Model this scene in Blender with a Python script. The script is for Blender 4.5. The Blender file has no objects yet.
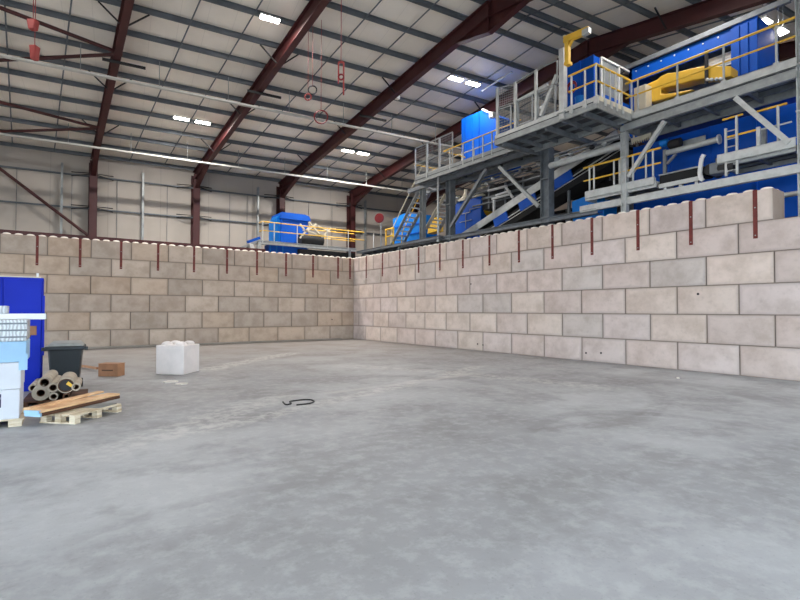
import bpy, math, random
from mathutils import Vector, Matrix
random.seed(7)
sc = bpy.context.scene
COL = sc.collection

# ------------------------------------------------------------------ camera
F_PX = 493.518
YAW, PITCH, ROLL = .6146, .0213, .0019
CAM = Vector((-15.0218, -26.1654, 1.7249))
_F0 = Vector((math.sin(YAW), math.cos(YAW), 0)); _R0 = Vector((math.cos(YAW), -math.sin(YAW), 0)); _U0 = Vector((0, 0, 1))
FW = _F0*math.cos(PITCH) + _U0*math.sin(PITCH); _U = -_F0*math.sin(PITCH) + _U0*math.cos(PITCH)
RT = _R0*math.cos(ROLL) + _U*math.sin(ROLL); UP = -_R0*math.sin(ROLL) + _U*math.cos(ROLL)
cd = bpy.data.cameras.new('camera'); cam = bpy.data.objects.new('camera', cd); COL.objects.link(cam)
cd.sensor_width = 36; cd.lens = F_PX/800*36; cd.clip_end = 400
cam.matrix_world = Matrix(((RT.x, UP.x, -FW.x, CAM.x), (RT.y, UP.y, -FW.y, CAM.y), (RT.z, UP.z, -FW.z, CAM.z), (0, 0, 0, 1)))
sc.camera = cam

def at(px, py, ax, v):
    """world point on the plane ax = v seen at a pixel of the photograph"""
    d = FW + RT*((px-400)/F_PX) + UP*((300-py)/F_PX)
    i = 'XYZ'.index(ax)
    return CAM + d*((v-CAM[i])/d[i])

# building axes: A runs along the rafters, B along the purlins
_ta, _tb = math.radians(1.8), math.radians(-5.5)
AX = Vector((-math.sin(_ta), math.cos(_ta), 0)); BX = Vector((math.cos(_tb), math.sin(_tb), 0))
def B(u, v, z): return BX*u + AX*v + Vector((0, 0, z))
APEX = -12.5
def vof(p): return (p.y-p.x*math.tan(_tb))/(AX.y-AX.x*math.tan(_tb))
def zc(v): return 10.85 + .14*((8-v) if v > APEX else (8-APEX)-(APEX-v))

# ------------------------------------------------------------------ materials
def lin(c): return tuple(((x/255+.055)/1.055)**2.4 if x/255 > .04045 else x/255/12.92 for x in c) + (1,)
def nodes(name):
    m = bpy.data.materials.new(name); m.use_nodes = True
    nt = m.node_tree; return m, nt, nt.nodes['Principled BSDF']
def N(nt, t, **kw):
    n = nt.nodes.new(t)
    for k, v in kw.items():
        if k in n.inputs: n.inputs[k].default_value = v
        else: setattr(n, k, v)
    return n
def math_n(nt, op, a, b=None, clamp=False):
    n = nt.nodes.new('ShaderNodeMath'); n.operation = op; n.use_clamp = clamp
    for i, x in enumerate((a, b)):
        if x is None: continue
        if isinstance(x, (int, float)): n.inputs[i].default_value = x
        else: nt.links.new(x, n.inputs[i])
    return n.outputs[0]
def mixc(nt, fac, a, b, blend='MIX'):
    n = nt.nodes.new('ShaderNodeMix'); n.data_type = 'RGBA'; n.blend_type = blend
    for i, x in ((0, fac), (6, a), (7, b)):
        if isinstance(x, (int, float, tuple)): n.inputs[i].default_value = x
        else: nt.links.new(x, n.inputs[i])
    return n.outputs[2]
def ramp(nt, fac, lo, hi):
    n = nt.nodes.new('ShaderNodeMapRange'); n.interpolation_type = 'SMOOTHSTEP'
    n.inputs[1].default_value = lo; n.inputs[2].default_value = hi
    nt.links.new(fac, n.inputs[0]); return n.outputs[0]
def noise(nt, vec, scale, detail=4, rough=.55):
    n = N(nt, 'ShaderNodeTexNoise', Scale=scale, Detail=detail, Roughness=rough)
    nt.links.new(vec, n.inputs['Vector']); return n.outputs[0]
def bump(nt, bsdf, h, strength=.2, dist=.02):
    n = N(nt, 'ShaderNodeBump', Strength=strength, Distance=dist)
    nt.links.new(h, n.inputs['Height']); nt.links.new(n.outputs[0], bsdf.inputs['Normal'])
def simple(name, rgb, rough=.5, metal=0., var=.12, scale=3., rgb2=None, spec=.5, stretch=None):
    m, nt, b = nodes(name)
    tc = N(nt, 'ShaderNodeTexCoord').outputs['Object']
    if stretch:
        mp = N(nt, 'ShaderNodeMapping'); mp.inputs['Scale'].default_value = stretch; nt.links.new(tc, mp.inputs[0]); tc = mp.outputs[0]
    f = noise(nt, tc, scale)
    c1 = lin(rgb); c2 = lin(rgb2) if rgb2 else tuple(x*(1-var*2) for x in c1[:3]) + (1,)
    nt.links.new(mixc(nt, ramp(nt, f, .35, .7), c1, c2), b.inputs['Base Color'])
    b.inputs['Roughness'].default_value = rough; b.inputs['Metallic'].default_value = metal
    b.inputs['Specular IOR Level'].default_value = spec
    return m

def block_material():
    m, nt, b = nodes('cast_concrete')
    tc = N(nt, 'ShaderNodeTexCoord'); oi = N(nt, 'ShaderNodeObjectInfo')
    off = math_n(nt, 'MULTIPLY', oi.outputs['Random'], 97.)
    va = N(nt, 'ShaderNodeVectorMath', operation='ADD'); nt.links.new(tc.outputs['Object'], va.inputs[0]); nt.links.new(off, va.inputs[1])
    v = va.outputs[0]
    n1 = noise(nt, v, 1.7, 4, .6); n2 = noise(nt, v, 9, 5, .6); n3 = noise(nt, v, 60, 2)
    c = oi.outputs['Color']
    c = mixc(nt, ramp(nt, n1, .35, .72), c, mixc(nt, 1., c, lin((228, 225, 221)), 'MULTIPLY'))
    c = mixc(nt, math_n(nt, 'MULTIPLY', ramp(nt, n2, .5, .8), .2), c, lin((130, 120, 110)))
    # worn grubby rim round each face
    sp = N(nt, 'ShaderNodeSeparateXYZ'); nt.links.new(tc.outputs['Generated'], sp.inputs[0])
    ex = math_n(nt, 'MULTIPLY', math_n(nt, 'SUBTRACT', .5, math_n(nt, 'ABSOLUTE', math_n(nt, 'SUBTRACT', sp.outputs[0], .5))), 1.6)
    ez = math_n(nt, 'MULTIPLY', math_n(nt, 'SUBTRACT', .5, math_n(nt, 'ABSOLUTE', math_n(nt, 'SUBTRACT', sp.outputs[2], .5))), .8)
    e = math_n(nt, 'ADD', math_n(nt, 'MINIMUM', ex, ez), math_n(nt, 'MULTIPLY', math_n(nt, 'SUBTRACT', n1, .5), .25))
    c = mixc(nt, math_n(nt, 'MULTIPLY', math_n(nt, 'SUBTRACT', 1., ramp(nt, e, -.04, .10)), .34), c, lin((112, 98, 88)))
    e2 = math_n(nt, 'MINIMUM', ex, ez)
    c = mixc(nt, math_n(nt, 'MULTIPLY', math_n(nt, 'SUBTRACT', 1., ramp(nt, e2, .006, .024)), .5), c, lin((78, 66, 58)))
    nt.links.new(c, b.inputs['Base Color']); b.inputs['Roughness'].default_value = .88; b.inputs['Specular IOR Level'].default_value = .2
    bump(nt, b, math_n(nt, 'ADD', n2, math_n(nt, 'MULTIPLY', n3, .4)), .25, .01)
    return m

def floor_material():
    m, nt, b = nodes('concrete_floor')
    tc = N(nt, 'ShaderNodeNewGeometry').outputs['Position']
    nA = noise(nt, tc, .16, 5, .6); nB = noise(nt, tc, .75, 6, .65); nC = noise(nt, tc, 5, 6, .7); nD = noise(nt, tc, 28, 3, .6)
    c = mixc(nt, ramp(nt, nA, .35, .68), lin((134, 134, 136)), lin((166, 167, 169)))
    c = mixc(nt, math_n(nt, 'MULTIPLY', ramp(nt, nB, .44, .64), .5), c, lin((114, 112, 112)))
    c = mixc(nt, math_n(nt, 'MULTIPLY', ramp(nt, nC, .44, .66), .27), c, lin((186, 187, 188)))
    c = mixc(nt, math_n(nt, 'MULTIPLY', ramp(nt, nD, .58, .74), .25), c, lin((100, 99, 98)))
    sp = N(nt, 'ShaderNodeSeparateXYZ'); nt.links.new(tc, sp.inputs[0]); X, Y = sp.outputs[0], sp.outputs[1]
    # dusty apron in front of the far corner: brownish swept dust
    dd = ramp(nt, math_n(nt, 'ADD', Y, math_n(nt, 'MULTIPLY', nB, 9.)), -13., 3.)
    c = mixc(nt, math_n(nt, 'MULTIPLY', dd, .6), c, lin((136, 125, 115)))
    wob = math_n(nt, 'MULTIPLY', math_n(nt, 'SUBTRACT', nB, .5), .5)
    def track(c, p, q, bow, width, col, amt, nz):
        """a curved streak from p to q on the slab"""
        d = Vector((q[0]-p[0], q[1]-p[1])); L = d.length; d /= L
        rx = math_n(nt, 'SUBTRACT', X, p[0]); ry = math_n(nt, 'SUBTRACT', Y, p[1])
        t = math_n(nt, 'ADD', math_n(nt, 'MULTIPLY', rx, d.x), math_n(nt, 'MULTIPLY', ry, d.y))
        s = math_n(nt, 'SUBTRACT', math_n(nt, 'MULTIPLY', ry, d.x), math_n(nt, 'MULTIPLY', rx, d.y))
        tt = math_n(nt, 'DIVIDE', t, L)
        arc = math_n(nt, 'MULTIPLY', math_n(nt, 'MULTIPLY', tt, math_n(nt, 'SUBTRACT', 1., tt)), 4*bow)
        dist = math_n(nt, 'ABSOLUTE', math_n(nt, 'ADD', math_n(nt, 'SUBTRACT', s, arc), wob))
        f = math_n(nt, 'SUBTRACT', 1., ramp(nt, dist, width*.4, width))
        ends = math_n(nt, 'MULTIPLY', ramp(nt, tt, 0., .12), math_n(nt, 'SUBTRACT', 1., ramp(nt, tt, .88, 1.)))
        f = math_n(nt, 'MULTIPLY', math_n(nt, 'MULTIPLY', f, ends), math_n(nt, 'MULTIPLY', ramp(nt, nz, .38, .6), amt))
        return mixc(nt, f, c, lin(col))
    g = lambda x, y: tuple(at(x, y, 'Z', 0))[:2]
    pale, dark = (196, 193, 188), (96, 93, 92)
    c = track(c, g(120, 447), g(490, 364), -.12, .30, pale, .42, nC)
    c = track(c, g(300, 396), g(480, 372), -.12, .16, pale, .35, nB)
    c = track(c, g(60, 470), g(300, 392), .15, .5, pale, .35, nC)
    c = track(c, g(330, 365), g(640, 392), .5, .5, pale, .3, nC)
    c = track(c, g(490, 432), g(640, 385), -1.2, .26, dark, .45, nC)
    c = track(c, g(520, 440), g(790, 432), 1.6, .24, dark, .35, nC)
    c = track(c, g(380, 375), g(560, 400), .8, .3, dark, .4, nC)
    c = track(c, g(600, 375), g(799, 412), .9, .35, dark, .35, nC)
    c = track(c, g(200, 372), g(300, 352), .2, .5, pale, .6, nC)
    c = track(c, g(30, 560), g(330, 480), .3, .12, dark, .25, nC)
    nt.links.new(c, b.inputs['Base Color'])
    rr = N(nt, 'ShaderNodeMapRange'); nt.links.new(nB, rr.inputs[0]); rr.inputs[3].default_value = .42; rr.inputs[4].default_value = .72
    nt.links.new(rr.outputs[0], b.inputs['Roughness']); b.inputs['Specular IOR Level'].default_value = .35
    bump(nt, b, math_n(nt, 'ADD', nC, math_n(nt, 'MULTIPLY', nD, .5)), .12, .01)
    return m

def lining_material(name, rgb, rib_axis, pitch):
    m, nt, b = nodes(name)
    tc = N(nt, 'ShaderNodeTexCoord').outputs['Object']
    sp = N(nt, 'ShaderNodeSeparateXYZ'); nt.links.new(tc, sp.inputs[0])
    w = math_n(nt, 'FRACT', math_n(nt, 'DIVIDE', sp.outputs[rib_axis], pitch))
    seam = ramp(nt, w, .03, .0)
    c = mixc(nt, ramp(nt, noise(nt, tc, .35, 4), .3, .7), lin(rgb), tuple(x*.88 for x in lin(rgb)[:3]) + (1,))
    c = mixc(nt, math_n(nt, 'MULTIPLY', seam, .35), c, tuple(x*.5 for x in lin(rgb)[:3]) + (1,))
    nt.links.new(c, b.inputs['Base Color']); b.inputs['Roughness'].default_value = .6
    return m

def wood_material(name, rgb, rgb2):
    return simple(name, rgb, .75, 0, .2, 4., rgb2, .25, (1, 1, 6))

def emit_material(name, strength, col=(1, .95, .86, 1)):
    m, nt, b = nodes(name)
    b.inputs['Base Color'].default_value = (.9, .9, .9, 1)
    b.inputs['Emission Color'].default_value = col; b.inputs['Emission Strength'].default_value = strength
    return m

def wrap_material():
    m, nt, b = nodes('clear_film')
    tc = N(nt, 'ShaderNodeTexCoord').outputs['Object']
    w = N(nt, 'ShaderNodeTexWave', Scale=7., Distortion=6., Detail=3.); nt.links.new(tc, w.inputs[0])
    nt.links.new(mixc(nt, ramp(nt, w.outputs[1], .35, .7), lin((176, 178, 180)), lin((210, 214, 218))), b.inputs['Base Color'])
    b.inputs['Roughness'].default_value = .25
    bump(nt, b, w.outputs[1], .4, .02)
    return m

M = dict(
    block=block_material(), floor=floor_material(),
    liner=lining_material('wall_lining_sheet', (184, 175, 165), 0, 3.0),
    roof=lining_material('roof_lining_sheet', (246, 237, 224), 0, 1.0),
    red=simple('oxide_red_steel_paint', (70, 27, 28), .55, 0, .12, 1.2),
    strap=simple('red_brown_strap_paint', (112, 38, 30), .6, 0, .15, 6),
    galv=simple('galvanised_steel', (158, 162, 162), .45, .35, .1, 5),
    galv2=simple('bright_galvanised_steel', (196, 198, 196), .45, .25, .08, 5),
    dull=simple('dull_galvanised_steel', (122, 127, 132), .55, .4, .12, 4),
    purlin=simple('purlin_zinc', (106, 112, 118), .5, .35, .1, 1.5),
    black=simple('black_steel', (32, 31, 33), .6, 0, .1, 4),
    rubber=simple('black_belt_rubber', (22, 22, 24), .8, 0, .1, 4),
    blue=simple('machine_blue_paint', (0, 84, 190), .5, 0, .1, .8, None, .25),
    lblue=simple('light_blue_paint', (4, 116, 204), .5, 0, .1, 1.5, None, .3),
    cabblue=simple('cabinet_blue_paint', (0, 34, 168), .5, 0, .08, .8, None, .2),
    yellow=simple('safety_yellow_paint', (234, 186, 60), .5, 0, .06, 2),
    white=simple('white_paint', (226, 226, 224), .5, 0, .05, 2),
    cream=simple('cream_sheet', (214, 204, 180), .6, 0, .06, 2),
    hazred=simple('bright_red_paint', (128, 14, 24), .45, 0, .08, 3),
    chainred=simple('red_chain_paint', (168, 66, 62), .6, 0, .08, 3),
    newblock=simple('fresh_white_concrete', (226, 216, 211), .85, 0, .05, 3),
    kerb=simple('kerb_concrete', (150, 142, 134), .85, 0, .1, 2),
    chip=simple('pale_chip', (208, 200, 190), .8, 0, .05, 8),
    bin=simple('bin_plastic', (28, 34, 38), .45, 0, .1, 3),
    binlid=simple('bin_lid_dust', (150, 152, 150), .55, 0, .12, 6),
    card=simple('cardboard', (170, 122, 88), .85, 0, .1, 5),
    core=simple('roll_sheet', (178, 166, 148), .8, 0, .12, 5),
    wood=wood_material('plank_wood', (226, 188, 146), (196, 148, 108)),
    wood2=wood_material('dark_plank_wood', (96, 66, 48), (70, 48, 36)),
    pallet=wood_material('pallet_wood', (214, 200, 176), (178, 158, 130)),
    greyply=wood_material('grey_board', (136, 136, 134), (112, 112, 110)),
    box_white=simple('white_carton', (204, 206, 212), .6, 0, .04, 2),
    box_blue=simple('pale_blue_carton', (150, 188, 218), .55, 0, .06, 2),
    ink=simple('dark_label', (40, 44, 74), .6, 0, .1, 5),
    film=wrap_material(),
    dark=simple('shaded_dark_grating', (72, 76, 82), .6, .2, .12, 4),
    stud=simple('light_catching_stud', (232, 222, 212), .85, 0, .06, 4),  # light from above on studs and top faces, put into a paler colour
    traywhite=simple('pale_zinc_tray', (206, 204, 196), .5, 0, .05, 3),
    lamp=emit_material('lamp_diffuser', 30.), lampoff=simple('lamp_opal', (214, 214, 208), .5, 0, .03, 2),
    pink=simple('pink_insulation', (206, 150, 130), .8, 0, .1, 5),
)

# ------------------------------------------------------------------ mesh builder
class MB:
    def __init__(s): s.v = []; s.f = []
    def add(s, vs, fs):
        o = len(s.v); s.v += [Vector(p) for p in vs]; s.f += [tuple(i+o for i in f) for f in fs]; return s
    def hexa(s, p): return s.add(p, [(0, 3, 2, 1), (4, 5, 6, 7), (0, 1, 5, 4), (1, 2, 6, 5), (2, 3, 7, 6), (3, 0, 4, 7)])
    def box(s, x0, x1, y0, y1, z0, z1):
        x0, x1 = sorted((x0, x1)); y0, y1 = sorted((y0, y1)); z0, z1 = sorted((z0, z1))
        return s.hexa([(x0, y0, z0), (x1, y0, z0), (x1, y1, z0), (x0, y1, z0), (x0, y0, z1), (x1, y0, z1), (x1, y1, z1), (x0, y1, z1)])
    def frame(s, p, q, up):
        d = (q-p).normalized(); u = Vector(up); sd = d.cross(u)
        if sd.length < 1e-4: sd = d.cross(Vector((1, 0, 0)))
        sd.normalize(); return d, sd, sd.cross(d).normalized()
    def bar(s, p, q, w, h, up=(0, 0, 1), off=(0, 0)):
        p, q = Vector(p), Vector(q); d, sd, u = s.frame(p, q, up)
        r = []
        for c in (p, q):
            c = c + sd*off[0] + u*off[1]
            r += [c-sd*w/2-u*h/2, c+sd*w/2-u*h/2, c+sd*w/2+u*h/2, c-sd*w/2+u*h/2]
        return s.hexa(r)
    def ibeam(s, p, q, depth, width, tf=.02, tw=.014, up=(0, 0, 1)):
        s.bar(p, q, width, tf, up, (0, depth/2-tf/2)); s.bar(p, q, width, tf, up, (0, -depth/2+tf/2)); return s.bar(p, q, tw, depth-2*tf, up)
    def channel(s, p, q, depth, width, t=.015, up=(0, 0, 1), side=1):
        s.bar(p, q, t, depth, up, (side*(-width/2+t/2), 0))
        s.bar(p, q, width, t, up, (0, depth/2-t/2)); return s.bar(p, q, width, t, up, (0, -depth/2+t/2))
    def tube(s, p, q, r, n=10, r2=None):
        p, q = Vector(p), Vector(q); d, sd, u = s.frame(p, q, (0, 0, 1)); r2 = r if r2 is None else r2
        vs = [c + (sd*math.cos(2*math.pi*i/n) + u*math.sin(2*math.pi*i/n))*rr for c, rr in ((p, r), (q, r2)) for i in range(n)]
        return s.add(vs, [(i, (i+1) % n, n+(i+1) % n, n+i) for i in range(n)] + [tuple(range(n-1, -1, -1)), tuple(range(n, 2*n))])
    def poly(s, pts, r, n=8, closed=False):
        pts = [Vector(p) for p in pts]
        seq = list(zip(pts, pts[1:])) + ([(pts[-1], pts[0])] if closed else [])
        for a, b in seq:
            e = (b-a).normalized()*r*.6; s.tube(a-e, b+e, r, n)
        return s
    def pipe(s, p, q, ro, ri, n=20):
        p, q = Vector(p), Vector(q); d, sd, u = s.frame(p, q, (0, 0, 1))
        vs = [c + (sd*math.cos(2*math.pi*i/n) + u*math.sin(2*math.pi*i/n))*rr for c, rr in ((p, ro), (q, ro), (q, ri), (p, ri)) for i in range(n)]
        return s.add(vs, [(k*n+i, k*n+(i+1) % n, ((k+1) % 4)*n+(i+1) % n, ((k+1) % 4)*n+i) for k in range(4) for i in range(n)])
    def prism(s, poly, d):
        """poly: 3D outline, d: thickness vector"""
        n = len(poly); d = Vector(d); poly = [Vector(p) for p in poly]
        return s.add(poly + [p+d for p in poly], [tuple(range(n)), tuple(range(2*n-1, n-1, -1))] + [(i, n+i, n+(i+1) % n, (i+1) % n) for i in range(n)])
    def lathe(s, c, prof, n=20, axis=(0, 0, 1)):
        c = Vector(c); a = Vector(axis).normalized(); sd = a.orthogonal().normalized(); u = a.cross(sd); vs = []
        for r, h in prof: vs += [c + a*h + (sd*math.cos(2*math.pi*i/n) + u*math.sin(2*math.pi*i/n))*r for i in range(n)]
        k = len(prof)
        return s.add(vs, [(j*n+i, j*n+(i+1) % n, (j+1)*n+(i+1) % n, (j+1)*n+i) for j in range(k-1) for i in range(n)] + [tuple(range(n-1, -1, -1)), tuple(range((k-1)*n, k*n))])
    def wires(s, a, b, c, d, nu, nv, r):
        """mesh infill of quad a-b (bottom) d-c (top)"""
        a, b, c, d = map(Vector, (a, b, c, d))
        for i in range(1, nu): t = i/nu; s.tube(a.lerp(b, t), d.lerp(c, t), r, 4)
        for i in range(1, nv): t = i/nv; s.tube(a.lerp(d, t), b.lerp(c, t), r, 4)
        return s
    def origin(s):
        xs = [p.x for p in s.v]; ys = [p.y for p in s.v]; zs = [p.z for p in s.v]
        return Vector(((min(xs)+max(xs))/2, (min(ys)+max(ys))/2, min(zs)))
ROOT = {}
def fix(me, smooth):
    import bmesh
    bm = bmesh.new(); bm.from_mesh(me); bmesh.ops.recalc_face_normals(bm, faces=bm.faces); bm.to_mesh(me); bm.free()
    if smooth:
        for p in me.polygons: p.use_smooth = True
        me.set_sharp_from_angle(angle=math.radians(40))
def build(name, mb, mat, parent=None, label=None, cat=None, group=None, kind=None, bevel=0, smooth=True):
    if parent is not None:
        org = ROOT[parent.name]
    else: org = mb.origin()
    me = bpy.data.meshes.new(name); me.from_pydata([p-org for p in mb.v], [], mb.f); me.materials.append(M[mat])
    fix(me, smooth)
    o = bpy.data.objects.new(name, me); COL.objects.link(o)
    ROOT[o.name] = org
    if parent is not None: o.parent = parent
    else: o.location = org
    if bevel:
        b = o.modifiers.new('bevel', 'BEVEL'); b.width = bevel; b.segments = 2; b.limit_method = 'ANGLE'
    for k, v in (('label', label), ('category', cat), ('group', group), ('kind', kind)):
        if v: o[k] = v
    return o
def thing(name, label, cat, loc, group=None):
    o = bpy.data.objects.new(name, None); COL.objects.link(o); o.location = Vector(loc); ROOT[o.name] = Vector(loc)
    o.empty_display_size = .2
    o['label'] = label; o['category'] = cat
    if group: o['group'] = group
    return o
ORD = ['zeroth', 'first', 'second', 'third', 'fourth', 'fifth', 'sixth', 'seventh', 'eighth', 'ninth', 'tenth', 'eleventh', 'twelfth', 'thirteenth',
       'fourteenth', 'fifteenth', 'sixteenth', 'seventeenth', 'eighteenth', 'nineteenth', 'twentieth']

# ------------------------------------------------------------------ setting
build('floor', MB().box(-75, 45, -90, 30, -.3, 0), 'floor', kind='structure')
VB, VF = 8.75, -33.0
UL, UR_ = -27.0, 21.0
def quad_wall(name, p, q, t, z0, z1, mat):
    """slab from p to q (plan), thickness vector t"""
    p, q, t = Vector(p), Vector(q), Vector(t); k = lambda c, z: Vector((c.x, c.y, z))
    return MB().hexa([k(p, z0), k(q, z0), k(q+t, z0), k(p+t, z0), k(p, z1), k(q, z1), k(q+t, z1), k(p+t, z1)])
def obj_axes(o, ang):
    """turn the object's own axes without moving its mesh (so the sheet seams follow the wall)"""
    R = Matrix.Rotation(ang, 4, 'Z'); o.data.transform(R.inverted()); o.rotation_euler[2] = ang
wb = build('wall_back', quad_wall('wall_back', B(UL, VB, 0), B(UR_, VB, 0), AX*.15, 0, zc(VB)+.58, 'liner'), 'liner', kind='structure'); obj_axes(wb, _tb)
mb = MB()
mb.prism([B(UR_, VB, 0), B(UR_, VF, 0), B(UR_, VF, zc(VF)+.6), B(UR_, APEX, zc(APEX)+.6), B(UR_, VB, zc(VB)+.6)], BX*.15)
build('wall_right', mb, 'liner', kind='structure')
# front wall behind the photographer, with two tall open vehicle doors
mb = MB()
for u0, u1, z0, z1 in ((UL, -25, 0, zc(VF)+.55), (-25, -19, 6.0, zc(VF)+.55), (-19, -16.8, 0, zc(VF)+.55), (-16.8, -9.6, 6.0, zc(VF)+.55), (-9.6, -7.4, 0, zc(VF)+.55), (-7.4, -0.4, 6.0, zc(VF)+.55), (-.4, UR_, 0, zc(VF)+.55)):
    w = quad_wall('', B(u0, VF, 0), B(u1, VF, 0), -AX*.15, z0, z1, 'liner'); mb.add(w.v, w.f)
build('wall_front', mb, 'liner', kind='structure')
mb = MB()
for v0, v1, z0 in ((VB, -3, 0), (-3, -11, 5.5), (-11, -18, 0), (-18, -26, 5.5), (-26, VF, 0)):
    mb.prism([B(UL, v0, z0), B(UL, v1, z0), B(UL, v1, zc(v1)+.58)] + ([B(UL, APEX, zc(APEX)+.58)] if v0 > APEX > v1 else []) + [B(UL, v0, zc(v0)+.58)], -BX*.15)
build('wall_left', mb, 'liner', kind='structure')
mb = MB()
for v0, v1 in ((VB+.15, APEX), (APEX, VF-.15)):
    mb.hexa([B(UL-.15, v0, zc(v0)+.6), B(UR_+.15, v0, zc(v0)+.6), B(UR_+.15, v1, zc(v1)+.6), B(UL-.15, v1, zc(v1)+.6),
             B(UL-.15, v0, zc(v0)+.72), B(UR_+.15, v0, zc(v0)+.72), B(UR_+.15, v1, zc(v1)+.72), B(UL-.15, v1, zc(v1)+.72)])
ce = build('ceiling', mb, 'roof', kind='structure'); obj_axes(ce, _tb)

# ------------------------------------------------------------------ concrete block walls
HB = .8143
def block_mesh(L, studs):
    import bmesh
    bm = bmesh.new(); bmesh.ops.create_cube(bm, size=1)
    g = .006
    for v in bm.verts: v.co = Vector((v.co.x*(L-g), v.co.y*.8, (v.co.z+.5)*HB))
    bmesh.ops.bevel(bm, geom=list(bm.edges), offset=.024, segments=2, affect='EDGES', profile=.6)
    if studs:
        nx = max(1, round(L/.4))
        for i in range(nx):
            for j in (-.2, .2):
                c = Vector((-L/2+(i+.5)*L/nx, j, HB-.004))
                vs = []
                for r, h in ((.15, 0), (.14, .04), (.11, .065), (.05, .08)):
                    vs.append([bm.verts.new(c+Vector((r*math.cos(k*math.pi/6), r*math.sin(k*math.pi/6), h))) for k in range(12)])
                for a, b in zip(vs, vs[1:]):
                    for k in range(12): bm.faces.new((a[k], a[(k+1) % 12], b[(k+1) % 12], b[k]))
                bm.faces.new(vs[-1])
    bmesh.ops.recalc_face_normals(bm, faces=bm.faces)
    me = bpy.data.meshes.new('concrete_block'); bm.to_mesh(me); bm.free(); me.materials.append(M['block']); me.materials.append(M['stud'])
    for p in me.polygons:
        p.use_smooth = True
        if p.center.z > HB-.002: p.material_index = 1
    me.set_sharp_from_angle(angle=math.radians(35))
    return me
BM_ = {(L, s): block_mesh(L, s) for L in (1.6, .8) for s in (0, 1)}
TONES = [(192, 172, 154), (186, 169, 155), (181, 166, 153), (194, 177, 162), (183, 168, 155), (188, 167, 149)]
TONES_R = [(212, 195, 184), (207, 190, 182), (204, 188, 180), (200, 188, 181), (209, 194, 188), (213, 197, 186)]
COURSE = ['', 'bottom course', 'second course up', 'third course up', 'fourth course up', 'second course from top', 'top course']
BLK = {}
def put_block(L, studs, loc, rz, label, tones):
    o = bpy.data.objects.new('concrete_block', BM_[(L, studs)]); COL.objects.link(o)
    o.location = loc; o.rotation_euler[2] = rz
    t = random.choice(tones); k = random.uniform(.95, 1.05); o.color = tuple(min(1, x*k) for x in lin(t)[:3]) + (1,)
    o['label'] = label; o['category'] = 'concrete block'; o['group'] = 'stacked blocks of the bay walls'
    return o
for c in range(1, 7):
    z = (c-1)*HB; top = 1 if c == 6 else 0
    # back wall: runs to the left from the inner corner
    x = 0.; n = 0
    while x > -18.2:
        L = .8 if (c % 2 == 0 and n == 0) else 1.6
        n += 1
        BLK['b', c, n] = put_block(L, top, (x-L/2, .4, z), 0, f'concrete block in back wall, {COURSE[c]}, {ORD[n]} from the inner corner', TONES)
        x -= L
    y = .989 if c % 2 == 0 else .189; n = 0
    while y > -23.2:
        if c == 6 and y < -21.3: break
        n += 1
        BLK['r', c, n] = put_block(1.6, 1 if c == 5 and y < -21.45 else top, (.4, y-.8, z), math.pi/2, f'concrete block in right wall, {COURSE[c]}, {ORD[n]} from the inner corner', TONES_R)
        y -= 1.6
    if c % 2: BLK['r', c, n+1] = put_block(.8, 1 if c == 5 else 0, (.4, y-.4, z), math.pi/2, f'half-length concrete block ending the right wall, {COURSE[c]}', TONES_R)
# cast-in lifting points that show as dark marks on a few faces
for px, py, w in ((332, 319.5, 'Y'), (471, 284, 'X'), (477.5, 344, 'X'), (483, 345, 'X'), (601, 353, 'X'), (586, 353, 'X'), (698, 294, 'X')):
    p = at(px, py, w, 0); best = None
    for k, o in BLK.items():
        if k[0] != ('b' if w == 'Y' else 'r'): continue
        lx = abs((p-o.location).x if w == 'Y' else (p-o.location).y); lz = p.z-o.location.z
        if 0 <= lz < HB and lx <= (.4 if (o.data == BM_[(.8, 0)] or o.data == BM_[(.8, 1)]) else .8): best = o
    if best is None: continue
    R = best.rotation_euler.to_matrix()
    mb = MB(); r = .035
    q = R.transposed() @ (p-best.location)
    q.y = -.4 if w == 'Y' else .4
    sgn = -1 if w == 'Y' else 1
    mb.lathe(q-Vector((0, sgn*.02, 0)), [(.01, .024), (r, .024), (r*1.15, 0)], 10, (0, sgn, 0))
    me = bpy.data.meshes.new('lifting_point'); me.from_pydata(mb.v, [], mb.f); me.materials.append(M['black']); fix(me, True)
    o = bpy.data.objects.new('lifting_point', me); COL.objects.link(o); o.parent = best
    o['label'] = 'small dark cast-in lifting point'
# low concrete kerb at the foot of the back wall
build('baseboard_back', MB().box(-20, -1.0, -.42, -.003, 0, .07), 'kerb', kind='structure', bevel=.02)

# red-brown straps hooked over the top course
ZT = 6*HB
def strap(p, wall, label):
    r = thing('wall_strap', label, 'steel strap', (p.x, p.y, ZT-1.26), 'red straps along the wall tops')
    if wall == 'b':
        x = p.x; y0 = -.016
        a = MB().box(x-.05, x+.05, y0, y0+.012, ZT-1.26, ZT+.012); a.box(x-.05, x+.05, y0, .045, ZT+.002, ZT+.014)
        bl = [MB().lathe((x, y0+.002, ZT-d), [(.018, 0), (.018, .012), (.008, .018)], 8, (0, -1, 0)) for d in (.45, 1.18)]
    else:
        y = p.y; x0 = -.016
        a = MB().box(x0, x0+.012, y-.05, y+.05, ZT-1.26, ZT+.012); a.box(x0, .045, y-.05, y+.05, ZT+.002, ZT+.014)
        bl = [MB().lathe((x0+.002, y, ZT-d), [(.018, 0), (.018, .012), (.008, .018)], 8, (-1, 0, 0)) for d in (.45, 1.18)]
    build('strap_plate', a, 'strap', r)
    for m in bl: build('bolt', m, 'galv', r, label='grey bolt head')
bp = [350, 338, 313, 286, 257, 227, 194, 158, 121, 80, 37]
for i, px in enumerate(bp):
    strap(at(px, 262, 'Y', 0), 'b', f'red-brown steel strap over back wall top, {ORD[i+1]} left of the inner corner')
rp = [366.5, 382.7, 400, 418.8, 440, 463, 489.5, 519, 552.5, 592, 638, 691, 755.5]
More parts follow.
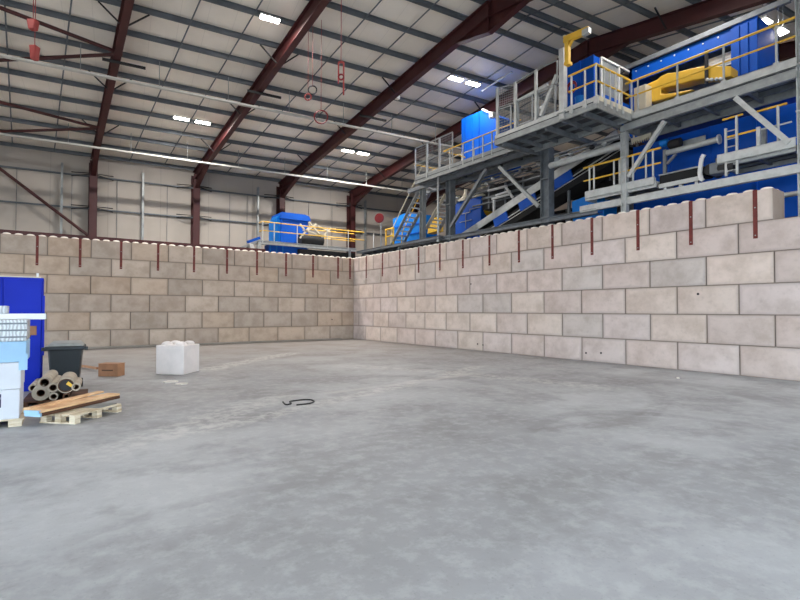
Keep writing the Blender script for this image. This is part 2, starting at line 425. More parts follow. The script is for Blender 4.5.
for i, px in enumerate(rp):
    strap(at(px, 225, 'X', 0), 'r', f'red-brown steel strap over right wall top, {ORD[i+1]} from the inner corner')
mb = MB().box(-18.4, -5.3, .62, .63, ZT, ZT+.25); mb.box(-18.4, -5.3, .55, .63, ZT, ZT+.012)
build('angle_rail', mb, 'red', label='long dark red steel angle lying along the top of the back wall', cat='steel angle')

# ------------------------------------------------------------------ building steelwork
UF = [-18.8, -12.84, -6.95, -1.12, 4.51, 10.4, 16.3]
FL = ['beyond the left edge, with cross braces', 'leftmost whole one above the back wall', 'second from left, behind the back wall',
      'third from left, behind the blue hopper', 'fourth from left, beside the red disc', 'hidden behind the steel platforms', 'farthest right behind the machinery']
SKEW = [.023, .023, .018, .010, .003, 0, 0]
def frame(i, u):
    r = thing('portal_frame', 'dark red steel portal frame, ' + FL[i], 'steel frame', B(u, 8.2, 0), 'portal frames of the hall')
    sk = SKEW[i]
    Bf = lambda du, v, z: B(u+du+sk*(v-8.28), v, z)
    up = Vector((0, 0, 1)); cv = 8.28
    m = MB().ibeam(Bf(0, cv, 0), Bf(0, cv, zc(cv)+.05), .66, .42, .03, .02, up=AX); build('column', m, 'red', r)
    for nm, v0, v1 in (('rafter', 8.5, APEX), ('rafter', VF+.2, APEX)):
        m = MB().ibeam(Bf(0, v0, zc(v0)), Bf(0, v1, zc(v1)), .66, .28, .03, .02); build(nm, m, 'red', r)
    # eaves haunch
    d = BX*.02; v1 = 5.2; lo = .33
    pl = [Bf(0, 8.0, zc(8)-lo), Bf(0, v1, zc(v1)-lo), Bf(0, 8.0, zc(8)-lo-.6)]
    m = MB().prism([p-d/2 for p in pl], d); m.bar(pl[1], pl[2], .26, .025, up)
    build('eaves_haunch', m, 'red', r)
    pl = [Bf(0, APEX+1.9, zc(APEX+1.9)-.31), Bf(0, APEX, zc(APEX)-.31), Bf(0, APEX-1.9, zc(APEX-1.9)-.31), Bf(0, APEX, zc(APEX)-.95)]
    m = MB().prism([p-d/2 for p in pl], d); m.bar(pl[0], pl[3], .27, .025, up); m.bar(pl[2], pl[3], .27, .025, up)
    m.bar(Bf(0, APEX, zc(APEX)-.95), Bf(0, APEX, zc(APEX)+.3), .27, .05, up=AX)
    build('apex_haunch', m, 'red', r)
    for v in (3.5, -1.37, -6.23, -16.0):
        for sg in (-1, 1):
            m = MB().bar(Bf(sg*.1, v, zc(v)-.3), Bf(sg*.85, v, zc(v)+.36), .05, .05); build('knee_brace', m, 'black', r)
    for z in (10.02, 8.0):
        for sg in (-1, 1):
            for dz in (.14, -.10):
                m = MB().bar(Bf(sg*.2, 7.96, z+dz*.3), Bf(sg*1.1, 8.58, z+dz), .045, .045); build('knee_brace', m, 'black', r)
    return r
for i, u in enumerate(UF): frame(i, u)

# purlins (Z sections) on top of the rafters
vs_ = [.17+1.62*k for k in range(5, -8, -1)] + [-12.25]
vs_ += [APEX-(v-APEX) for v in reversed(vs_)]
for i, v in enumerate(vs_):
    if v < VF: continue
    z = zc(v)+.33
    m = MB(); p, q = B(UL+.2, v, z+.11), B(UR_-.2, v, z+.11)
    m.bar(p, q, .014, .2); m.bar(p, q, .07, .014, off=(.03, .093)); m.bar(p, q, .07, .014, off=(-.03, -.093))
    if i < 14: lb = f'long zinc-grey roof purlin, {ORD[i+1]} from the back wall'
    else: lb = f'long zinc-grey roof purlin past the ridge, {ORD[i-13]} beyond it'
    build('roof_purlin', m, 'purlin', None, lb, 'roof purlin', 'roof purlins')
# tie rods between purlins, one line in the middle of each bay
BAY = ['bay at the left edge', 'first whole bay', 'second whole bay', 'third whole bay', 'bay above the platforms', 'hidden far right bay']
for i in range(6):
    for k, uu in enumerate(((UF[i]*2+UF[i+1])/3, (UF[i]+UF[i+1]*2)/3)):
        m = MB().tube(B(uu, 8.2, zc(8.2)+.40), B(uu, APEX, zc(APEX)+.40), .03, 6)
        m.tube(B(uu, APEX, zc(APEX)+.40), B(uu, VF+1, zc(VF+1)+.40), .03, 6)
        build('tie_rod', m, 'purlin', None, 'steel tie rod under the roof purlins, ' + ('left' if k == 0 else 'right') + ' one of the ' + BAY[i], 'tie rod', 'roof tie rods')
# wall girts and posts
for z, nm in ((10.02, 'upper'), (8.0, 'lower'), (6.0, 'lowest, just above the blocks')):
    m = MB(); p, q = B(UL+.2, 8.64, z), B(UR_-.2, 8.64, z)
    m.bar(p, q, .2, .014); m.bar(p, q, .014, .07, off=(-.1, 0)); m.bar(p, q, .014, .07, off=(.09, 0))
    build('wall_rail', m, 'purlin', None, f'horizontal zinc cladding rail on the far wall, {nm} one', 'wall rail', 'cladding rails')
PL = ['between the brace and the leftmost whole frame', 'midway between the first two whole frames', 'just left of the blue hopper', 'right of the red disc']
for i, px in enumerate((62, 144, 260, 368)):
    u = (-14.42, -10.08, -2.73, 5.83)[i]
    m = MB().channel(B(u, 8.42, 0), B(u, 8.42, zc(8.4)-.2), .2, .12, .012, up=AX)
    build('wall_post', m, 'galv', None, 'tall galvanised wall post ' + PL[i], 'wall post', 'galvanised wall posts')
k = 0
for u in (-16.6, -13.9, -11.5, -8.6, -4.6, -3.4, 1.2, 3.1):
    k += 1
    m = MB().tube(B(u, 8.66, 6.05), B(u, 8.66, 10.0), .016, 6)
    build('wall_tie_rod', m, 'dull', None, f'thin upright tie rod against the pale far wall, {ORD[k]} from left', 'tie rod', 'wall tie rods')
def bracing(p, q, r, mat, label):
    build('brace_tube', MB().tube(p, q, r, 10), mat, None, label, 'steel brace', 'dark red braces')
bracing(B(-18.6, 8.1, zc(8)-.1), B(-12.98, 8.1, 6.2), .09, 'red', 'dark red diagonal brace across the far wall at left')
# roof cross braces in the left bay
def roofbr(a, b, label):
    pr = []
    for px, py, u in (a, b):
        d = FW + RT*((px-400)/F_PX) + UP*((300-py)/F_PX); e = AX.cross(BX).normalized()
        n = Vector((0, 0, 1)).cross(AX).normalized(); t = ((BX*u-CAM).dot(n))/d.dot(n); p = CAM + d*t
        v = p.dot(Vector((0, 1, 0)))
        pr.append(p)
    return pr
bracing(B(-18.8, -5.7, zc(-5.7)-.1), B(-12.95, -4.0, zc(-4)-.1), .075, 'red', 'dark red roof tube at upper left, sloping down to the leftmost whole frame')
bracing(B(-18.8, -.6, zc(-.6)-.1), B(-12.95, -4.0, zc(-4.)-.1), .075, 'red', 'dark red roof brace at upper left, rising to the leftmost whole frame')
bracing(B(-18.8, 1.7, zc(1.7)-.1), B(-12.95, 3.2, zc(3.2)-.1), .075, 'red', 'lower dark red roof tube at left edge, sloping down to the right')
bracing(B(-18.8, 6.2, zc(6.2)-.1), B(-12.95, 3.2, zc(3.2)-.1), .07, 'red', 'lower dark red roof brace at left edge, rising to the right')

# cable trays slung under the roof
def tray(v, z, u0, u1, hang, label, bars):
    r = thing('cable_tray', label, 'cable tray', B((u0+u1)/2, v, z), 'cable trays')
    p, q = B(u0, v, z), B(u1, v, z)
    m = MB().channel(p, q, .09, .16, .01, up=(0, 0, 1), side=-1); m.bar(p, q, .01, .09, off=(-.08, 0))
    build('tray', m, 'traywhite', r)
    build('cable_run', MB().tube(p+Vector((0, 0, .03)), q+Vector((0, 0, .03)), .02, 6), 'black', r)
    u = u0+.8
    while u < u1:
        build('hanger', MB().tube(B(u, v, z), B(u, v, zc(v)+.36), .016, 6), 'galv', r); u += hang
    if bars:
        for u in UF[1:4]:
            m = MB().bar(B(u-.8, v-.55, zc(v-.55)-.40), B(u+.8, v-.55, zc(v-.55)-.40), .09, .10)
            build('clamp_bar', m, 'black', r, label='black bar clamped under a frame')
tray(-3.3, 11.62, -24, 8, 2.95, 'long pale cable tray hung across the hall under the roof, nearer one', True)
tray(4.2, 10.64, -24, 8, 2.95, 'long pale cable tray along the far eaves, in front of the frame columns', False)

# strip lights
def strip_light(p, label, lit=True, L=.78, ax=None, drop=None, watts=None):
    ax = ax or BX
    r = thing('strip_light', label, 'strip light', p, 'roof strip lights')
    build('housing', MB().bar(p-ax*L/2+Vector((0, 0, .05)), p+ax*L/2+Vector((0, 0, .05)), .30, .07), 'galv2', r)
    build('diffuser', MB().bar(p-ax*(L/2-.02), p+ax*(L/2-.02), .27, .04), 'lamp' if lit else 'lampoff', r, label='glowing diffuser' if lit else None)
    top = drop if drop else zc(vof(p))+.34
    for s in (-.3, .3):
        build('suspension_wire', MB().tube(p+ax*L*s+Vector((0, 0, .08)), Vector((p.x+ax.x*L*s, p.y+ax.y*L*s, top)), .008, 5), 'galv', r)
    if lit:
        ld = bpy.data.lights.new('lamp_light', 'AREA'); ld.shape = 'RECTANGLE'; ld.size = L; ld.size_y = .26; ld.energy = watts or LAMP_W; ld.color = (1, .955, .905)
        lo = bpy.data.objects.new('lamp_light', ld); COL.objects.link(lo); lo.parent = r
        lo.location = (0, 0, -.03); lo.rotation_euler[2] = _tb
    return r
LAMP_W = 230.
LL = {(0, 0): 'in the left pair above the back wall, left one', (0, 1): 'in the left pair above the back wall, right one', (1, 0): 'in the far centre pair, left one', (1, 1): 'in the far centre pair, right one',
      (2, 0): 'in the pair above the wire mesh platform, left one', (2, 1): 'in the pair above the wire mesh platform, right one'}
for i, (u, v) in enumerate(((-8.95, 1.12), (.93, 1.46), (1.52, -7.83))):
    for j, s in enumerate((-.54, .54)):
        strip_light(B(u+s, v, zc(v)+.16), 'glowing strip light ' + LL[i, j], watts=480. if v > 0 else 200.)
strip_light(B(-8.4, -8.19, zc(-8.19)+.16), 'glowing strip light alone beside the second whole frame, near the top edge')
q = at(765, 22, 'X', 5.4); strip_light(q, 'glowing strip light at upper right, left one of two over the platform', True, .5, BX, None, 60.)
q = at(781, 32, 'X', 5.4); strip_light(q, 'glowing strip light at upper right, right one of two over the platform', True, .5, BX, None, 60.)
k = 0
for u, v in ((10.8, 1.2), (10.8, -8.0), (-19, 1.2), (-19, -8.3), (-9, -18), (1, -18), (10.8, -17.5), (-19, -18), (-9, -26), (1, -26)):
    k += 1
    strip_light(B(u, v, zc(v)+.16), f'glowing strip light outside the picture, {ORD[k]} of the rest', watts=480. if v > 0 else 200.)
p, q = at(614, 37, 'Y', -9.5), at(657, 54, 'Y', -9.5)
strip_light(B(5.9, -9.5, 12.0), 'unlit grey strip light hanging beside the right-hand frame, above the blue cabin', False, 2.2)

# red chains and rings hung from the roof
def roof_hit(px, py, off):
    d = FW + RT*((px-400)/F_PX) + UP*((300-py)/F_PX)
    lo, hi = 2., 60.
    f = lambda t: (lambda P: P.z-(zc(vof(P)) + off))(CAM+d*t)
    for _ in range(60):
        t = (lo+hi)/2
        if f(t) < 0: lo = t
        else: hi = t
    return CAM + d*lo
def vline(px, y0, y1, dist):
    """top and bottom of something hanging at that pixel column"""
    d0 = FW + RT*((px-400)/F_PX) + UP*((300-y1)/F_PX); b = CAM + d0*dist
    d1 = FW + RT*((px-400)/F_PX) + UP*((300-y0)/F_PX); t = CAM + d1*dist
    return Vector((b.x, b.y, t.z)), b
def torus(mb, c, R, r, n=16, ax=None):
    ax = ax or RT; pts = [c + ax*R*math.cos(2*math.pi*i/n) + Vector((0, 0, R*math.sin(2*math.pi*i/n))) for i in range(n)]
    return mb.poly(pts, r, 6, True)
def chain(px, ytop, yb0, yb1, dist, label):
    t, b = vline(px, ytop, yb1, dist); _, c = vline(px, ytop, yb0, dist)
    top = zc(vof(b))+.35
    r = thing('chain_hoist', label, 'chain hoist', b, 'red hoists hung from the roof')
    build('chain', MB().tube(c, Vector((c.x, c.y, top)), .012, 6), 'chainred', r)
    h = c.z-b.z; m = MB()
    m.bar(b+RT*-.09+Vector((0, 0, h*.35)), b+RT*-.09+Vector((0, 0, h)), .03, .05, up=RT); m.bar(b+RT*.09, b+RT*.09+Vector((0, 0, h)), .03, .05, up=RT)
    m.bar(b+RT*-.09+Vector((0, 0, h)), b+RT*.09+Vector((0, 0, h)), .05, .05)
    build('fork', m, 'chainred', r)
    build('hook_block', torus(MB(), b+Vector((0, 0, h*.55)), .09, .03), 'hazred', r)
chain(341, 0, 62, 95, 17.0, 'thin red chain hoist hanging from the roof between two dark red frames')
def hang_ring(px, ytop, yc, R, dist, mat, label):
    t, c = vline(px, ytop, yc, dist); top = zc(vof(c))+.35
    r = thing('hanging_ring', label, 'hanging ring', c-Vector((0, 0, R)), 'rings hung from the roof')
    build('ring', torus(MB(), c, R, .028), mat, r)
    build('cord', MB().tube(c+Vector((0, 0, R)), Vector((c.x, c.y, top)), .01, 5), 'chainred', r)
hang_ring(312.5, 75, 90, .17, 20., 'black', 'small black ring hanging from the roof beneath a red cord')
hang_ring(321, 86, 117, .27, 20., 'hazred', 'large red ring hanging from a cord in front of the cable tray')
hang_ring(308, 78, 97, .13, 20., 'chainred', 'small red ring hanging just left of the black ring')
def sensor(px, y0, y1, w, dist, label, top_in=False):
    t, b = vline(px, y0, y1, dist); top = zc(vof(b))+.35
    r = thing('hoist_block', label, 'hoist block', b, 'red blocks at upper left')
    h = t.z-b.z; m = MB()
    m.hexa([b-RT*w*.35-FW*.1, b+RT*w*.35-FW*.1, b+RT*w*.35+FW*.1, b-RT*w*.35+FW*.1] + [p+Vector((0, 0, h)) for p in (b-RT*w*.5-FW*.12, b+RT*w*.5-FW*.12, b+RT*w*.5+FW*.12, b-RT*w*.5+FW*.12)])
    build('body', m, 'chainred', r, bevel=.03)
    build('cord', MB().tube(t, Vector((t.x, t.y, max(top, t.z+.1))), .012, 5), 'chainred', r)
sensor(33, 20, 30, .30, 16.5, 'upper of two red hoist blocks hanging at upper left')
sensor(34.5, 46, 60, .22, 15.7, 'lower of two red hoist blocks hanging at upper left')

# ------------------------------------------------------------------ sorting plant behind the right wall
XF = 1.6
def Yat(px, X, py=130): return at(px, py, 'X', X).y
def h_column(x, y, z0, z1, w, label, mat='galv', d=None):
    m = MB().ibeam((x, y, z0), (x, y, z1), d or w, w, .02, .015, up=(0, 1, 0))
    m.box(x-w*.7, x+w*.7, y-w*.7, y+w*.7, z0, z0+.03)
    for z in (5.6, 7.2, 8.5):
        if z0 < z < z1: m.box(x-w*.55, x+w*.55, y-w*.55, y+w*.55, z-.02, z+.02)
    return build('support_column', m, mat, None, label, 'steel column', 'columns of the plant')
h_column(XF-.02, -16.5, 0, 8.1, .2, 'galvanised column under the left end of the upper right platform', 'galv2')
h_column(XF+.12, -21.62, 0, 12.0, .30, 'tall galvanised column at the right edge of the picture', 'galv2')
h_column(XF+.16, -13.0, 0, 8.5, .36, 'thick galvanised column under the middle platform', 'dull', .42)
h_column(XF+.16, -6.9, 0, 8.5, .36, 'thick dull column left of the blue box with yellow disc', 'dull')
h_column(XF+.14, -4.6, 0, 8.6, .26, 'galvanised column at the foot of the steel stair')
build('drop_pipe', MB().tube((1.35, Yat(438, 1.35, 200), 5.3), (1.35, Yat(438, 1.35, 200), 8.75), .05, 8).lathe((1.35, Yat(438, 1.35, 200), 5.3), [(.09, 0), (.09, .1), (.05, .12)], 10), 'galv2', None, 'slim bright upright pipe between the two left columns', 'pipe')
def beam(name, y0, y1, z0, z1, x, w, label, mat='galv', kind='i'):
    m = MB(); zc_ = (z0+z1)/2
    if kind == 'i': m.ibeam((x, y0, zc_), (x, y1, zc_), z1-z0, w, .02, .015)
    elif kind == 'c': m.channel((x, y0, zc_), (x, y1, zc_), z1-z0, w, .018, side=1 if y0 < y1 else -1)
    else: m.bar((x, y0, zc_), (x, y1, zc_), w, z1-z0)
    return build(name, m, mat, None, label, 'steel beam', 'long beams of the plant')
beam('support_beam', -14.7, -22.6, 5.50, 5.74, XF, .16, 'long pale galvanised beam just above the right end of the block wall', 'galv2', 'b')
beam('support_beam', -2.6, -15.4, 5.36, 5.56, XF+.02, .2, 'long dull beam low above the block wall, left of the pale beam', 'dull', 'i')
beam('support_beam', -3.4, -16.4, 8.46, 8.66, XF+.05, .18, 'long dull beam carrying the middle and left upper platforms', 'dull', 'b')
beam('support_beam', -3.6, -12.8, 8.42, 8.6, 2.5, .14, 'rear dull beam under the left upper platform', 'dull', 'b')
p = at(792, 194, 'X', 2.0)
build('pale_pipe', MB().tube((2.0, p.y+.5, p.z), (2.0, p.y-2.5, p.z), .07, 10).tube((2.0, p.y-2.3, 0), (2.0, p.y-2.3, p.z), .06, 8), 'galv2', None, 'short pale pipe just behind the right end of the top block course', 'pipe')
build('pale_duct', MB().tube((XF+.1, -13.2, 7.70), (XF+.1, -16.45, 7.70), .13, 12), 'galv2', None, 'straight pale pipe between the thick column and the upper right platform', 'pipe')
def brace(a, b, w, label, x=XF-.02, mat='galv'):
    p, q = at(*a, 'X', x), at(*b, 'X', x)
    m = MB().channel(p, q, w, w*.7, .014, up=(1, 0, 0)); m.bar(p, q, .02, w, up=(1, 0, 0), off=(0, 0)); m.bar(p, q, w*.9, .02, up=(1, 0, 0), off=(0, -w/2))
    build('diagonal_brace', m, mat, None, label, 'diagonal brace', 'diagonal braces of the plant')
brace((736, 98), (790, 143), .16, 'pale diagonal brace sloping down right under the upper right platform', mat='galv2')
brace((665, 121), (629, 177), .14, 'pale diagonal brace sloping down left under the upper right platform', mat='galv2')
brace((487, 169), (451, 227), .17, 'grey diagonal brace crossing in front of the blue box with yellow disc', mat='dull')
brace((500, 167), (539.5, 206.5), .17, 'grey diagonal brace running down to the thick column', mat='galv')

def rails(root, paths, posts, zdeck, ztop, mats=('yellow', 'yellow'), mid=None, toe=None, postmat='galv2', r=.038):
    """paths: list of plan polylines"""
    mid = mid or (zdeck+ztop)/2+.05
    for pl in paths:
        build('handrail', MB().poly([(x, y, ztop) for x, y in pl], r), mats[0], root, label='yellow handrail' if mats[0] == 'yellow' else None)
        build('mid_rail', MB().poly([(x, y, mid) for x, y in pl], r*.8), mats[1], root)
        if toe:
            m = MB()
            for a, b in zip(pl, pl[1:]): m.bar((a[0], a[1], zdeck+toe/2), (b[0], b[1], zdeck+toe/2), .012, toe)
            build('toe_board', m, 'galv2', root)
    for x, y in posts:
        m = MB().tube((x, y, zdeck-.15), (x, y, ztop), .034, 8); m.box(x-.05, x+.05, y-.07, y+.07, zdeck-.12, zdeck+.12)
        build('post', m, postmat, root)
def deck(root, x0, x1, y0, y1, z, t=.06, edge=.24, mat='galv', joist=1.0, emat='galv'):
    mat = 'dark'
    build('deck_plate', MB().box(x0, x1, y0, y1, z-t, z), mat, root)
    m = MB(); e = z-t-edge/2+.05
    for x, s in ((x0+.04, 1), (x1-.04, -1)): m.bar((x, y0, e), (x, y1, e), .07, edge)
    for y in (y0, y1): m.bar((x0, y, e), (x1, y, e), .07, edge)
    build('edge_frame', m, emat, root)
    n = max(2, int(abs(y1-y0)/joist))
    for i in range(1, n):
        y = y0+(y1-y0)*i/n; build('joist', MB().bar((x0+.08, y, e+.02), (x1-.08, y, e+.02), .08, edge*.7), 'dull', root)
    for k in (1, 2): x = x0+(x1-x0)*k/3; build('stringer', MB().bar((x, y0, e+.03), (x, y1, e+.03), .06, edge*.5), 'dull', root)

# upper right platform
r = thing('steel_platform', 'upper right steel walkway with yellow handrails and long double channel edge', 'platform', (2.4, -19, 8.1))
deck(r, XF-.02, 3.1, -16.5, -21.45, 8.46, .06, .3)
m = MB().channel((XF-.05, -16.45, 8.56), (XF-.05, -21.5, 8.56), .26, .07, .016, side=-1)
build('edge_channel', m, 'galv2', r)
build('lower_flange', MB().bar((XF-.05, -16.4, 8.21), (XF-.05, -21.5, 8.21), .12, .2), 'galv', r)
rUR = r
ys = [Yat(p, XF-.04, 95) for p in (638, 677.5, 724, 777)]
rails(r, [[(XF-.04, -16.6), (XF-.04, -21.45)]], [(XF-.04, y) for y in ys], 8.6, 9.80, mid=9.28)
# middle cantilevered platform
XM, YM = -.58, -16.8
r = thing('steel_platform', 'middle steel platform jutting over the block wall, with yellow corner handrail', 'platform', (.5, -14.6, 8.3))
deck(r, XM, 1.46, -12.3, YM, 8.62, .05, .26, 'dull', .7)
for y in (-12.6, -14.7, -16.3): build('cantilever_arm', MB().bar((XM+.1, y, 8.36), (2.6, y, 8.36), .10, .16), 'dull', r)
ysM = [Yat(p, XM, 90) for p in (571.5, 585)]
xe = [at(p, 95, 'Y', YM).x for p in (604, 610, 615.5, 621.5, 631.5)]
rails(r, [[(XM, Yat(569, XM, 80)), (XM, YM), (1.5, YM)]], [(XM, y) for y in ysM] + [(XM, YM)] + [(x, YM) for x in xe], 8.62, 9.80, mid=9.26)
build('toe_board', MB().bar((XM, YM-.01, 8.70), (1.5, YM-.01, 8.70), .015, .18), 'cream', r, label='cream toe board')
build('toe_board', MB().bar((XM-.01, -12.3, 8.67), (XM-.01, YM, 8.67), .015, .14), 'galv2', r)
# pallet gate with mesh on the outer edge
r = thing('pallet_gate', 'grey mesh lifting gate on the outer edge of the middle platform', 'safety gate', (XM, -13.6, 8.62))
def gate_panel(pts, nu, nv, bar=.05, infill=True, name='gate_panel'):
    P = [at(x, y, 'X', XM+.06) for x, y in pts]
    m = MB()
    for a, b in zip(P, P[1:]+P[:1]): m.bar(a, b, bar, bar, up=(1, 0, 0))
    f = build(name, m, 'galv', r)
    if infill: build('wire_mesh', MB().wires(P[0], P[1], P[2], P[3], nu, nv, .007), 'galv', f)
gate_panel([(498, 135), (511, 130.5), (511, 105.5), (498, 110)], 8, 9)
gate_panel([(518, 125.5), (532.5, 120), (532.5, 95), (518, 101)], 9, 9)
gate_panel([(538, 118.5), (555.5, 113), (555.5, 85.5), (538, 93)], 10, 10)
gate_panel([(497, 108), (514, 102.5), (514, 83.5), (497, 89)], 9, 8, .035)
gate_panel([(515, 103), (535, 93), (535, 71), (515, 83)], 10, 9, .04, False)
gate_panel([(536.5, 92), (557, 83), (557, 60), (536.5, 70)], 10, 9, .04, False)
for px, y0, y1 in ((497.5, 136, 88), (515.5, 130, 82), (536, 121, 70)):
    build('gate_post', MB().bar(at(px, y0, 'X', XM+.02), at(px, y1, 'X', XM+.02), .10, .08, up=(1, 0, 0)), 'galv2', r)
build('counterweight_arm', MB().bar(at(541, 116, 'X', XM+.1), at(557, 75, 'X', XM+.1), .12, .12, up=(1, 0, 0)), 'galv2', r)
build('tilted_bar', MB().bar(at(518, 101, 'X', XM+.12), at(548, 85, 'X', XM+.12), .1, .1, up=(1, 0, 0)), 'galv2', r)
# jib hoist
yj = Yat(563, XM+.05, 90)
r = thing('jib_crane', 'slim grey post with a yellow jib arm at the middle platform edge', 'jib crane', (XM+.05, yj, 8.62))
zt = at(563, 49, 'X', XM+.05).z
m = MB().bar((XM+.05, yj, 8.4), (XM+.05, yj, zt), .2, .2, up=(1, 0, 0)); m.box(XM-.12, XM+.22, yj-.17, yj+.17, 8.60, 8.65)
build('post', m, 'galv2', r)
yk = Yat(567.5, XM-.08, 50)
p0 = Vector((XM-.08, yk, at(567, 63, 'X', XM-.08).z)); p1 = Vector((XM-.08, yk, at(567, 39, 'X', XM-.08).z))
p2 = at(588.5, 30, 'X', XM-.08)
m = MB().bar(p0, p1+Vector((0, 0, .1)), .15, .14, up=(1, 0, 0)); m.bar(p1-Vector((0, -.12, .0)), p2, .14, .22, up=(0, 0, 1))
m.bar(p0.lerp(p1, .55), p1.lerp(p2, .35), .03, .12, up=(1, 0, 0)); m.box(XM-.16, XM+.06, yk-.09, yk+.09, p0.z-.08, p0.z+.02)
build('jib_arm', m, 'yellow', r, label='yellow jib arm')
build('pivot_cap', MB().lathe((XM-.08, yk+.12, p1.z+.08), [(.07, 0), (.07, .07), (.03, .1)], 10), 'cream', r)
build('trolley', MB().box(XM-.16, XM, p2.y-.05, p2.y+.2, p2.z-.12, p2.z+.06), 'galv2', r)
# things on the middle platform
q = at(580, 98, 'X', XM+.5)
mb = MB().lathe((XM+.5, q.y, 8.62), [(.15, 0), (.17, .5), (.18, .52), (.18, .55)], 16)
build('barrel', mb, 'lblue', None, 'small light blue barrel on the middle platform behind its handrail', 'barrel')
yh = Yat(571.5, XM+.35, 88)
r = thing('hose_coil', 'coiled red hose on a hook beside the jib post', 'hose', (XM+.35, yh, 8.62))
m = MB(); c = at(571.5, 87, 'X', XM+.35)
torus(m, c, .19, .025, 14, Vector((0, 1, 0))); torus(m, c+Vector((.04, .02, -.02)), .17, .025, 14, Vector((0, 1, 0)))
build('hose', m, 'hazred', r)
build('hook_stand', MB().tube((XM+.38, yh, 8.62), (XM+.38, yh, c.z+.2), .02, 6), 'galv', r)

# blue cabin beside the middle platform
def cabinet(label, x0, x1, y0, y1, z0, z1, name='control_cabin', cat='cabin', mat='blue', ribs=3, cap=None):
    r = thing(name, label, cat, ((x0+x1)/2, (y0+y1)/2, z0))
    build('body', MB().box(x0, x1, y0, y1, z0, z1), mat, r, bevel=.02)
    m = MB()
    for i in range(ribs+1): y = y0+(y1-y0)*i/ribs; m.box(x0-.03, x0+.01, y-.03, y+.03, z0, z1)
    build('rib', m, mat, r)
    if cap: build('roof_cap', MB().box(x0-.05, x1+.05, min(y0, y1)-.05, max(y0, y1)+.05, z1, z1+.08), cap, r)
    return r
yc1 = Yat(593.5, 1.2, 75); z1 = at(593.5, 54.5, 'X', 1.2).z
r = cabinet('dark blue cabin on the middle platform, behind the light blue barrel', 1.2, 2.0, yc1, Yat(567, 1.2, 75), 8.64, z1, ribs=2)
yd = yc1-.2
r = thing('cabin_door', 'blue door in a white frame at the end of the middle platform', 'door', at(613, 108, 'Y', yd))
P = [at(601, 103, 'Y', yd), at(631, 112, 'Y', yd), at(631, 70, 'Y', yd), at(601, 57.5, 'Y', yd)]
for i in (0, 1): P[i].z = 8.62
zt_ = P[3].z; P[2].z = zt_
m = MB()
for a, b in ((P[0], P[3]), (P[1], P[2]), (P[3], P[2]), (P[0].lerp(P[1], .58), P[3].lerp(P[2], .58))): m.bar(a, b, .07, .07, up=(0, 1, 0))
build('door_frame', m, 'white', r, label='white door frame')
m = MB().box(P[0].x+.04, P[1].x-.04, yd+.02, yd+.05, 8.63, 9.75); build('door_panel', m, 'blue', r, label='blue panel')
m = MB().box(P[0].x+.04, P[0].lerp(P[1], .58).x-.04, yd+.02, yd+.05, 9.75, zt_-.04); build('door_window', m, 'galv', r, label='grey window pane')

# long blue sorter behind the upper right platform
XS = 3.25
yA, yB_ = Yat(629, XS, 69), Yat(758, XS, 20); zS = at(700, 40, 'X', XS).z
r = thing('sorting_machine', 'long blue sorting machine housing with grey top beam behind the upper right platform', 'machine', (XS+.8, (yA+yB_)/2, 8.5))
zP = zS-.58
build('side_panel', MB().box(XS, XS+.06, yA, yB_, zP, zS), 'blue', r)
ye = Yat(732, XS, 60)
build('end_panel', MB().box(XS-.04, XS+1.8, ye, yB_, 8.5, zS), 'blue', r)
build('corner_panel', MB().box(XS, XS+1.8, yA, yA-.12, 8.5, zS), 'blue', r)
m = MB().bar((XS-.03, yA+.2, zS+.08), (XS-.03, Yat(795, XS, 4)+.1, zS+.08), .14, .17)
build('top_beam', m, 'dull', r, label='grey top beam')
build('roof_plate', MB().box(XS, XS+1.8, yA, yB_, zS-.04, zS), 'dull', r)
build('base_box', MB().box(XS+.1, XS+1.8, yA, yB_-.9, 8.45, 9.15), 'blue', r)
build('rear_panel', MB().box(XS+1.7, XS+1.8, yA, yB_, 9.1, zS), 'dull', r)
m = MB()
n = 9
for i in range(n): y = yA+(yB_-yA)*(i+.6)/n; m.lathe((XS+.002, y, zS-.18), [(.03, 0), (.03, .02), (.012, .03)], 8, (-1, 0, 0))
build('bolt_row', m, 'galv2', r)
ypl = Yat(719, XS+.25, 55)
build('slat_panel', MB().box(XS+.2, XS+.24, Yat(708, XS+.2, 55), ye, zP-.55, zP-.12).box(XS+.18, XS+.2, Yat(708, XS+.2, 55), ye, zP-.48, zP-.40).box(XS+.18, XS+.2, Yat(708, XS+.2, 55), ye, zP-.30, zP-.22), 'white', r, label='white slatted panel')
# clear blue sheeting fold
m = MB()
for k in range(6):
    y = ye+(yB_-ye)*k/6; m.prism([(XS-.05, y, 8.6), (XS-.05, y+(yB_-ye)/6, 8.6), (XS-.05, y+(yB_-ye)/6, zS-.1), (XS-.05, y, zS-.1)], (-.02-.03*(k % 2), 0, 0))
build('hanging_sheet', m, 'blue', r)
# yellow cover in front of it
XY = 2.35
top_ = [(639, 93), (641, 87), (649, 83), (657, 79.5), (661, 76), (667, 73), (676, 72), (690, 68.5), (706, 65), (718, 66), (731, 66)]
bot_ = [(731, 76), (720, 79), (706, 78), (692, 80.5), (680, 84), (661, 88.5), (661, 94), (672, 93), (690, 89.5), (694, 90), (668, 98), (650, 102.5), (640, 99)]
r = thing('machine_cover', 'bright yellow curved machine cover behind the upper right handrail', 'machine', (XY+.3, Yat(685, XY, 85), 8.5))
build('cover', MB().prism([at(x, y, 'X', XY) for x, y in top_+bot_], (.55, 0, 0)), 'yellow', r, bevel=.03)
build('support_post', MB().bar(at(706.5, 84, 'X', XY-.03), at(706.5, 50, 'X', XY-.03), .10, .05, up=(1, 0, 0)), 'black', r)
build('drive_housing', MB().box(XY+.1, XY+.5, Yat(665, XY, 95), Yat(700, XY, 85), 8.5, 9.0), 'blue', r)
